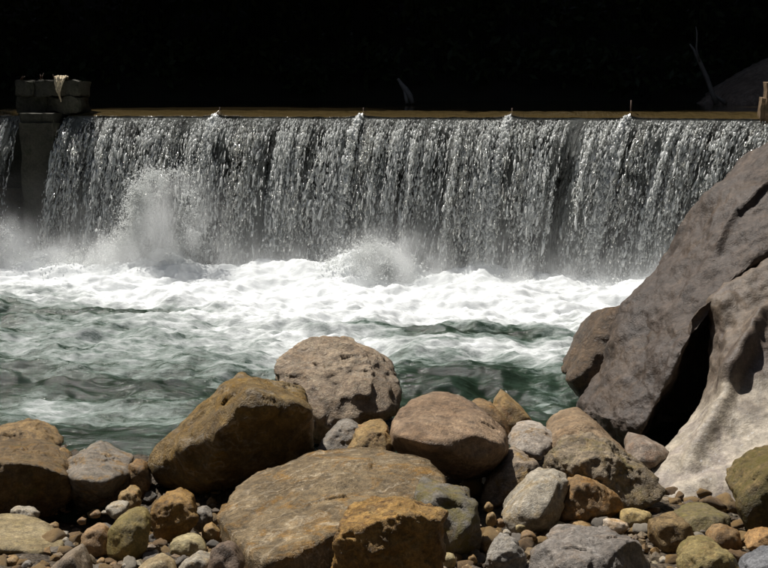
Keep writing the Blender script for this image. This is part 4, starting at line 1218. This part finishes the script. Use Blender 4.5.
def build_right():
    # leaning slab: left edge far, lip on the right near
    stonem = rock_mat((0.046, 0.033, 0.025), (0.074, 0.056, 0.044), (0.070, 0.048, 0.032), vein=0.25, vein_dir=(1, 0.2, -0.6), vein_col=(0.21, 0.185, 0.165), size=0.9, seed=51, rough=0.62, stain=0.45, crack=0.2, relief=0.4, mott=0.6, sat=1.0)
    rows = []
    # (left edge px,py,Y), (mid face), (lip px,py,Y), (behind lip), (far back right), (far back left)
    L = [((800,118,10.2),(850,140,9.3),(905,150,8.9)), ((768,147,10.0),(800,185,9.1),(840,200,8.7)), ((740,167,9.9),(760,205,9.0),(795,225,8.5)),
         ((705,202,9.7),(730,235,8.9),(768,252,8.3)), ((672,246,9.5),(700,270,8.75),(741,279,8.15)), ((645,287,9.3),(672,310,8.6),(715,312,7.98)),
         ((626,322,9.1),(655,340,8.5),(698,342,7.86)), ((607,356,8.9),(636,370,8.35),(680,378,7.75)), ((590,390,8.7),(620,400,8.15),(666,408,7.68)),
         ((579,412,8.55),(612,424,8.0),(656,428,7.66)), ((590,428,8.35),(622,441,7.95),(650,444,7.7)), ((596,452,8.3),(625,462,8.0),(648,462,7.8))]
    L = [(a, b_, (c[0] - 11 * min(1, max(0, (c[1] - 250) / 80)), c[1], c[2])) for a, b_, c in L]
    for a, b_, c in L:
        pa, pb, pc = at_y(*a), at_y(*b_), at_y(*c)
        rows.append([pa, pa * 0.55 + pb * 0.45 + np.array([-0.09, -0.10, 0.09]), pb + np.array([-0.08, -0.10, 0.09]), pb * 0.4 + pc * 0.6 + np.array([-0.04, -0.06, 0.06]), pc, pc + np.array([0.05, 0.22, -0.12]), pc + np.array([0.35, 0.85, -0.25]),
                     pc + np.array([1.3, 1.6, -0.3]), pa + np.array([1.5, 1.8, -0.3]), pa + np.array([0.5, 0.7, -0.15])])
    V, T = loft(rows, 200, 240, 0, 0)
    def dfn(V):
        q = V * 1.2
        crack_d = np.abs((V @ np.array([0.55, -0.3, -0.78])) + fbm(V * 1.3, 71, 3) * 0.25 + 0.0)
        u, v = project(V)
        cu = np.interp(v, [150, 192, 222, 245, 275, 330], [800, 768, 736, 722, 700, 664])
        g = -0.06 * np.exp(-((u - cu) / 3.0) ** 2) * smooth(160, 180, v) * smooth(262, 240, v) - 0.015 * np.exp(-((u - cu + 4) / 5.0) ** 2) * smooth(240, 250, v) * smooth(330, 290, v)
        return g + fbm(q, 61, 4) * 0.10 + fbm(V * 5, 63, 4, 0.55) * 0.022 + fbm(V * 16, 65, 3, 0.6) * 0.007
    o = displaced('leaning_rock', V, T, dfn, stonem)
    tag(o, 'huge dark grey rock slab leaning up from the pool on the right', 'rock')
    # pale water-worn rock below it
    m2 = rock_mat((0.30, 0.26, 0.205), (0.37, 0.325, 0.265), (0.25, 0.215, 0.185), mott=0.42, relief=0.3, gain=1.2, sat=1.15, vein=0.3, vein_dir=(0.8, 0.2, 0.7), vein_col=(0.46, 0.41, 0.33), size=0.9, seed=52, rough=0.6, stain=0.2, crack=0.15)
    rows = []
    E = [((775,225,8.6),(800,235,8.2),(850,240,7.9)), ((746,262,8.35),(772,275,8.0),(850,270,7.7)), ((724,292,8.1),(752,312,7.8),(845,310,7.5)), ((713,328,7.95),(738,345,7.55),(840,345,7.3)), ((712,352,7.85),(728,366,7.4),(835,372,7.1)),
         ((708,378,7.7),(722,392,7.28),(830,396,6.9)), ((699,403,7.55),(714,416,7.12),(825,420,6.75)), ((683,430,7.4),(702,442,6.98),(820,445,6.6)),
         ((668,452,7.2),(690,466,6.82),(815,470,6.45)), ((657,474,7.0),(683,490,6.65),(812,500,6.3)), ((654,500,6.8),(680,512,6.5),(810,530,6.15)), ((656,530,6.6),(684,542,6.4),(810,560,6.1))]
    for i, (a, b_, c) in enumerate(E):
        pa, pb, pc = at_y(*a), at_y(*b_), at_y(*c)
        mid = pb * 0.8 + pc * 0.2
        rows.append([pa + np.array([0.45, 0.75, -0.1]), pa + np.array([0.08, 0.22, -0.02]), pa, pb, pb * 0.72 + pc * 0.28, pb * 0.35 + pc * 0.65, pc, pc + np.array([0.6, 0.8, 0.2]), pa + np.array([1.5, 1.6, 0.1])])
    V, T = loft(rows, 220, 220, 0, 0)
    def dfn2(V):
        u, v = project(V)
        # groove running down beside the ridge, hollow above it
        gx = np.interp(v, [300, 340, 372, 400, 430, 460, 500], [770, 752, 733, 727, 712, 692, 676])
        g = -0.07 * np.exp(-((u - gx) / 7.0) ** 2) * smooth(290, 330, v) * smooth(500, 440, v)
        h = -0.09 * np.exp(-((u - (742 + (360 - v) * 0.45)) / 11) ** 2 - ((v - 345) / 26) ** 2)
        lump = fbm(V * 3.0, 83, 3, 0.5) * 0.09 * smooth(400, 330, v)
        ledge = -0.05 * smooth(0, 14, (v - 470) + (u - 700) * 0.42)
        return g + h + lump + ledge + fbm(V * 1.5, 81, 3) * 0.05 + fbm(V * 9, 85, 3) * 0.008
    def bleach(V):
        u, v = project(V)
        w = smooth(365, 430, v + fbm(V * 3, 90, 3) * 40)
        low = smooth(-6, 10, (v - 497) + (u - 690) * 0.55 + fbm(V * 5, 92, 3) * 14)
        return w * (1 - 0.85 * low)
    nt2 = m2.node_tree
    pb = nt2.nodes['Principled BSDF']
    src = pb.inputs['Base Color'].links[0].from_socket
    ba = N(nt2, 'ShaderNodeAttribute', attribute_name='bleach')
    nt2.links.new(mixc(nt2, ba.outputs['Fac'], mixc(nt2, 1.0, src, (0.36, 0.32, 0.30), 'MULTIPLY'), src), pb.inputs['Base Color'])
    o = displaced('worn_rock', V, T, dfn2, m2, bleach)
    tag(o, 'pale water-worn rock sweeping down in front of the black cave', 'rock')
    # brown shoulder behind the slab
    stone('boulder', 'brown wet rock shoulder jutting into the pool left of the leaning slab', [(562,394),(570,376),(588,350),(596,326),(610,308),(626,303),(650,310),(650,400),(610,420),(575,408)],
          D=8.75, slope=0.55, thick=0.7, front=[(600,350,-0.10),(620,320,-0.05),(590,390,-0.10)], mat=rock_mat((0.065,0.043,0.027),(0.125,0.085,0.052),(0.05,0.038,0.028), size=0.5, seed=53, rough=0.4), sub=5, k=14, rough=1.1, seed=401)
    # boulder on the far side of the crest
    stone('boulder', 'shaded boulder on the right bank above the dam', [(690,109),(702,100),(716,91),(738,77),(768,58),(800,45),(850,40),(880,80),(880,125),(700,125)],
          D=25.0, slope=2.2, thick=2.5, front=[(720,100,-0.5),(760,75,-0.6),(800,70,-0.8),(780,105,-0.9)], mat=rock_mat((0.20,0.145,0.11),(0.34,0.26,0.20), size=1.5, seed=55), sub=5, rough=0.9, seed=419)
    # driftwood
    wm, t, b = new_mat('weathered_wood')
    tc = N(t, 'ShaderNodeTexCoord'); n = N(t, 'ShaderNodeTexNoise', Scale=12.0, Detail=6.0); t.links.new(tc.outputs['Object'], n.inputs['Vector'])
    t.links.new(mixc(t, n.outputs[0], (0.13, 0.11, 0.09), (0.28, 0.25, 0.21)), b.inputs['Base Color']); b.inputs['Roughness'].default_value = 0.9
    def wood(label, strokes, y):
        parts = []
        for pts, r in strokes:
            W = [at_y(u, v, y + 0.1 * i) for i, (u, v) in enumerate(pts)]
            parts.append(tube(W, r, 8))
        V, Fc = join(parts)
        V = V + np.stack([fbm(V * 6, 5, 3), fbm(V * 6 + 9, 6, 3), fbm(V * 6 + 19, 7, 3)], 1) * 0.02
        c = np.array([V[:, 0].mean(), V[:, 1].mean(), V[:, 2].min()])
        tag(link('dead_branch', mesh_np('dead_branch', V - c, Fc), wm, None, c), label, 'branch', 'dead branches above the dam')
    wood('bare dead branch leaning on the boulder above the dam, right', [([(716,104),(712,92),(707,78),(700,62),(694,50),(690,44)], [0.06,0.05,0.06,0.05,0.03,0.015]), ([(700,62),(697,48),(697,34),(696,26)], [0.03,0.02,0.015,0.008]),
          ([(726,104),(718,98),(710,94)], [0.05,0.04,0.03])], 24.6)
    wood('short pale forked branch standing in the dark water behind the crest', [([(413,104),(410,96),(406,90),(402,85),(398,79)], [0.05,0.06,0.075,0.05,0.03]), ([(407,104),(406,98),(405,91)], [0.04,0.045,0.05])], 24.0)
build_right()

# ------------------------------------------------------------------ gravel between the stones
def build_gravel():
    rs = np.random.default_rng(5)
    Dv, Fc = ico(1)
    n = 5200
    u = rs.uniform(-120, 900, n); v = 420 + rs.uniform(0, 1, n) ** 0.8 * 230
    VV, FF, CC = [], [], []
    pal = np.array([[0.30,0.20,0.09],[0.20,0.125,0.055],[0.32,0.26,0.16],[0.17,0.12,0.075],[0.27,0.155,0.05],[0.12,0.075,0.035],[0.22,0.165,0.10]])
    for i in range(n):
        y = base_y_fast(v[i])
        p = at_y(u[i], v[i], y)
        r = min(0.008 + rs.gamma(1.6, 0.008), 0.04)
        sc = np.array([rs.uniform(0.8, 1.5), rs.uniform(0.7, 1.2), rs.uniform(0.5, 0.9)]) * r
        a = rs.uniform(0, 6.28)
        q = Dv * (1 + 0.20 * rs.standard_normal((len(Dv), 1))) * sc
        q = np.stack([q[:, 0] * math.cos(a) - q[:, 1] * math.sin(a), q[:, 0] * math.sin(a) + q[:, 1] * math.cos(a), q[:, 2]], 1)
        VV.append(q + [p[0], p[1], float(bank_z(p[0], np.array(p[1]))) + r * rs.uniform(0.1, 0.6)])
        FF.append(Fc + len(Dv) * i)
        CC.append(np.tile(pal[rs.integers(len(pal))] * rs.uniform(0.4, 0.95), (len(Dv), 1)))
    m, t, b = new_mat('gravel')
    at = N(t, 'ShaderNodeAttribute', attribute_name='tint')
    tc = N(t, 'ShaderNodeTexCoord'); nz = N(t, 'ShaderNodeTexNoise', Scale=60.0, Detail=6.0); t.links.new(tc.outputs['Object'], nz.inputs['Vector'])
    t.links.new(mixc(t, 0.8, at.outputs['Color'], ramp(t, nz.outputs[0], [(0.3, 0.4), (0.7, 1.4)]), 'MULTIPLY'), b.inputs['Base Color'])
    b.inputs['Roughness'].default_value = 0.7
    o = link('gravel', mesh_np('gravel', np.vstack(VV), np.vstack(FF), False, attrs={'tint': np.vstack(CC)}), m)
    tag(o, 'loose tan gravel filling the gaps between the boulders', 'gravel', kind='stuff')
_vy = np.linspace(400, 700, 301)
_yy = np.array([base_y(v) for v in _vy])
def base_y_fast(v): return float(np.interp(v, _vy, _yy))

def inside(poly, x, y):
    c = False
    j = len(poly) - 1
    for i in range(len(poly)):
        if (poly[i][1] > y) != (poly[j][1] > y) and x < (poly[j][0] - poly[i][0]) * (y - poly[i][1]) / (poly[j][1] - poly[i][1]) + poly[i][0]:
            c = not c
        j = i
    return c

def build_loose_stones():
    rs = np.random.default_rng(23)
    mats = [rock_mat(**{**d, 'sat': 1.0}, size=0.10, seed=80 + i, stain=0.45, gain=1.1) for i, d in enumerate((BROWN, OCHRE, GREY, GOLD, PALE))]
    meshes = []
    for k in range(20):
        P = rs.normal(0, 1, (16, 3)); P /= np.linalg.norm(P, axis=1)[:, None]
        P = P * np.array([1.25, 1.0, 0.72])
        c, pos, Fc = stone_mesh(P, 3, 24, 0.9, 500 + k, chips=5, facets=1.0)
        me = mesh_np('loose_stone', pos, Fc); me.materials.append(mats[(0, 1, 2, 0, 3, 1, 4)[k % 7]])
        me['tone'] = ('brown', 'tan', 'grey', 'brown', 'golden', 'tan', 'pale')[k % 7]
        meshes.append(me)
    placed = []
    tries = 0
    while len(placed) < 210 and tries < 14000:
        tries += 1
        u, v = rs.uniform(-10, 780), rs.uniform(478, 590)
        px = rs.uniform(6, 17)
        if any(inside(o, u, v - px * 0.15) for o in OUTL): continue
        if any(math.hypot(u - a, (v - b) * 1.3) < (px + c) * 0.52 for a, b, c in placed): continue
        placed.append((u, v, px))
        y = base_y_fast(v + px * 0.4)
        p = at_y(u, v, y)
        r = px * y / F0 * 0.95
        o = link('loose_stone', meshes[rs.integers(len(meshes))], None, None, (p[0], y, float(bank_z(p[0], np.array(y))) + r * 0.45))
        o.rotation_euler = (rs.uniform(-0.4, 0.4), rs.uniform(-0.4, 0.4), rs.uniform(0, 6.28))
        o.scale = (r, r, r)
        tn = o.data['tone']
        tag(o, 'small loose angular %s stone filling a gap between the boulders' % tn, 'stone', 'loose %s stones in the gaps' % tn)
build_loose_stones()
build_gravel()

# ------------------------------------------------------------------ forest in shade beyond the water
def leaf_mat(name, c1, c2):
    m, t, b = new_mat(name)
    tc = N(t, 'ShaderNodeTexCoord'); n = N(t, 'ShaderNodeTexNoise', Scale=1.5, Detail=4.0); t.links.new(tc.outputs['Object'], n.inputs['Vector'])
    t.links.new(mixc(t, n.outputs[0], c1, c2), b.inputs['Base Color'])
    b.inputs['Roughness'].default_value = 0.6
    return m
def leaves(n, centres, radii, size, seed):
    rs = np.random.default_rng(seed)
    k = rs.integers(len(centres), size=n)
    d = rs.normal(0, 1, (n, 3)); d /= np.linalg.norm(d, axis=1)[:, None]
    C = np.array(centres)[k] + d * (rs.uniform(0.35, 1, n) ** 0.6 * np.array(radii)[k])[:, None] * np.array([1, 1, 0.7])
    a = rs.normal(0, 1, (n, 3)); a /= np.linalg.norm(a, axis=1)[:, None]
    b = np.cross(a, rs.normal(0, 1, (n, 3))); b /= np.linalg.norm(b, axis=1)[:, None]
    s = size * rs.uniform(0.6, 1.3, n)[:, None]
    V = np.stack([C - a * s, C + b * s * 0.45, C + a * s, C - b * s * 0.45], 1).reshape(-1, 3)
    return V, np.arange(4 * n).reshape(-1, 4)
def build_forest():
    lm = leaf_mat('dark_leaves', (0.035, 0.05, 0.014), (0.07, 0.09, 0.025))
    bm, t, b = new_mat('bark'); b.inputs['Base Color'].default_value = (0.03, 0.022, 0.016, 1); b.inputs['Roughness'].default_value = 0.95
    protos = []
    for k in range(3):
        rs = random.Random(k)
        H = 19 + 2 * k
        trunk = [tube([(0, 0, -0.8), (0.1, 0.05, H * 0.3), (-0.1, 0.1, H * 0.6), (0.05, 0, H * 0.9)], [0.38, 0.28, 0.18, 0.05], 9)]
        cs, rr = [], []
        for j in range(16):
            th = j * 2.4; z = H * (0.18 + 0.74 * j / 16); L = 4.6 * (1 - 0.55 * j / 16) * rs.uniform(0.8, 1.2)
            e = (L * math.cos(th), L * math.sin(th), z + L * 0.25)
            trunk.append(tube([(0, 0, z), (e[0] * 0.5, e[1] * 0.5, z + L * 0.2), e], [0.10, 0.06, 0.02], 6))
            cs += [e, (e[0] * 0.55, e[1] * 0.55, z + L * 0.3)]; rr += [2.3, 2.0]
        tv, tf = join(trunk)
        lv, lf = leaves(15000, cs, rr, 0.32, k)
        tmesh = mesh_np('trunk', tv, tf); tmesh.materials.append(bm)
        lmesh = mesh_np('crown', lv, lf, False); lmesh.materials.append(lm)
        protos.append((tmesh, lmesh))
    rs = random.Random(4)
    spots = [(x + rs.uniform(-1, 1), 35.5 + rs.uniform(-0.8, 1.5)) for x in np.arange(-24, 25, 4.0)] + \
            [(x + rs.uniform(-1.2, 1.2), 40.5 + rs.uniform(-1, 1.5)) for x in np.arange(-26, 27, 4.4)] + \
            [(-22, 28), (-25, 22), (-26, 16), (-26, 10.5), (-25, 5), (-22, -1), (17.5, 28), (17, 21.5), (16, 16), (15.5, 10.5), (14.5, 5), (13.5, 0)] + \
            [(-10, -6), (-5, -7.5), (0.5, -8), (6, -7.5), (10.5, -5)]  # side and rear trees stand out of view, added to cut the sky fill
    for i, (x, y) in enumerate(spots):
        z = float(terrain_z(np.array([x]), np.array([y]))[0])
        o = link('tree', None, loc=(x, y, z))
        o.rotation_mode = 'ZYX'
        o.rotation_euler.z = rs.uniform(0, 6.28)
        if 34 < y < 38: o.rotation_euler.x = math.radians(rs.uniform(17, 24))  # front row tilted over the water to shade the boulder and branches there
        s = rs.uniform(0.85, 1.2); o.scale = (s, s, s)
        lab = 'dark leafy tree in the black shade beyond the water' if y > 30 else 'tall leafy tree out of view beside the river, added to block skylight'
        tag(o, lab, 'tree', 'shaded trees beyond the dam')
        tm, cm = protos[i % 3]
        link('trunk', tm, None, o); link('crown', cm, None, o)
    # undergrowth hanging over the far waterline
    cs, rr = [], []
    for x in np.arange(-30, 30, 0.9):
        for q in range(3):
            y = 34.0 + q * 1.0 + rs.uniform(-0.4, 0.4)
            z = float(terrain_z(np.array([x]), np.array([y]))[0])
            cs.append((x + rs.uniform(-0.4, 0.4), y, z + 0.5 + 0.9 * q * rs.uniform(0.4, 1.2))); rr.append(rs.uniform(0.7, 1.3))
    V, Fc = leaves(26000, cs, rr, 0.16, 50)
    o = link('undergrowth', mesh_np('undergrowth', V, Fc, False), lm)
    tag(o, 'dark undergrowth along the far bank', 'undergrowth', kind='stuff')
build_forest()
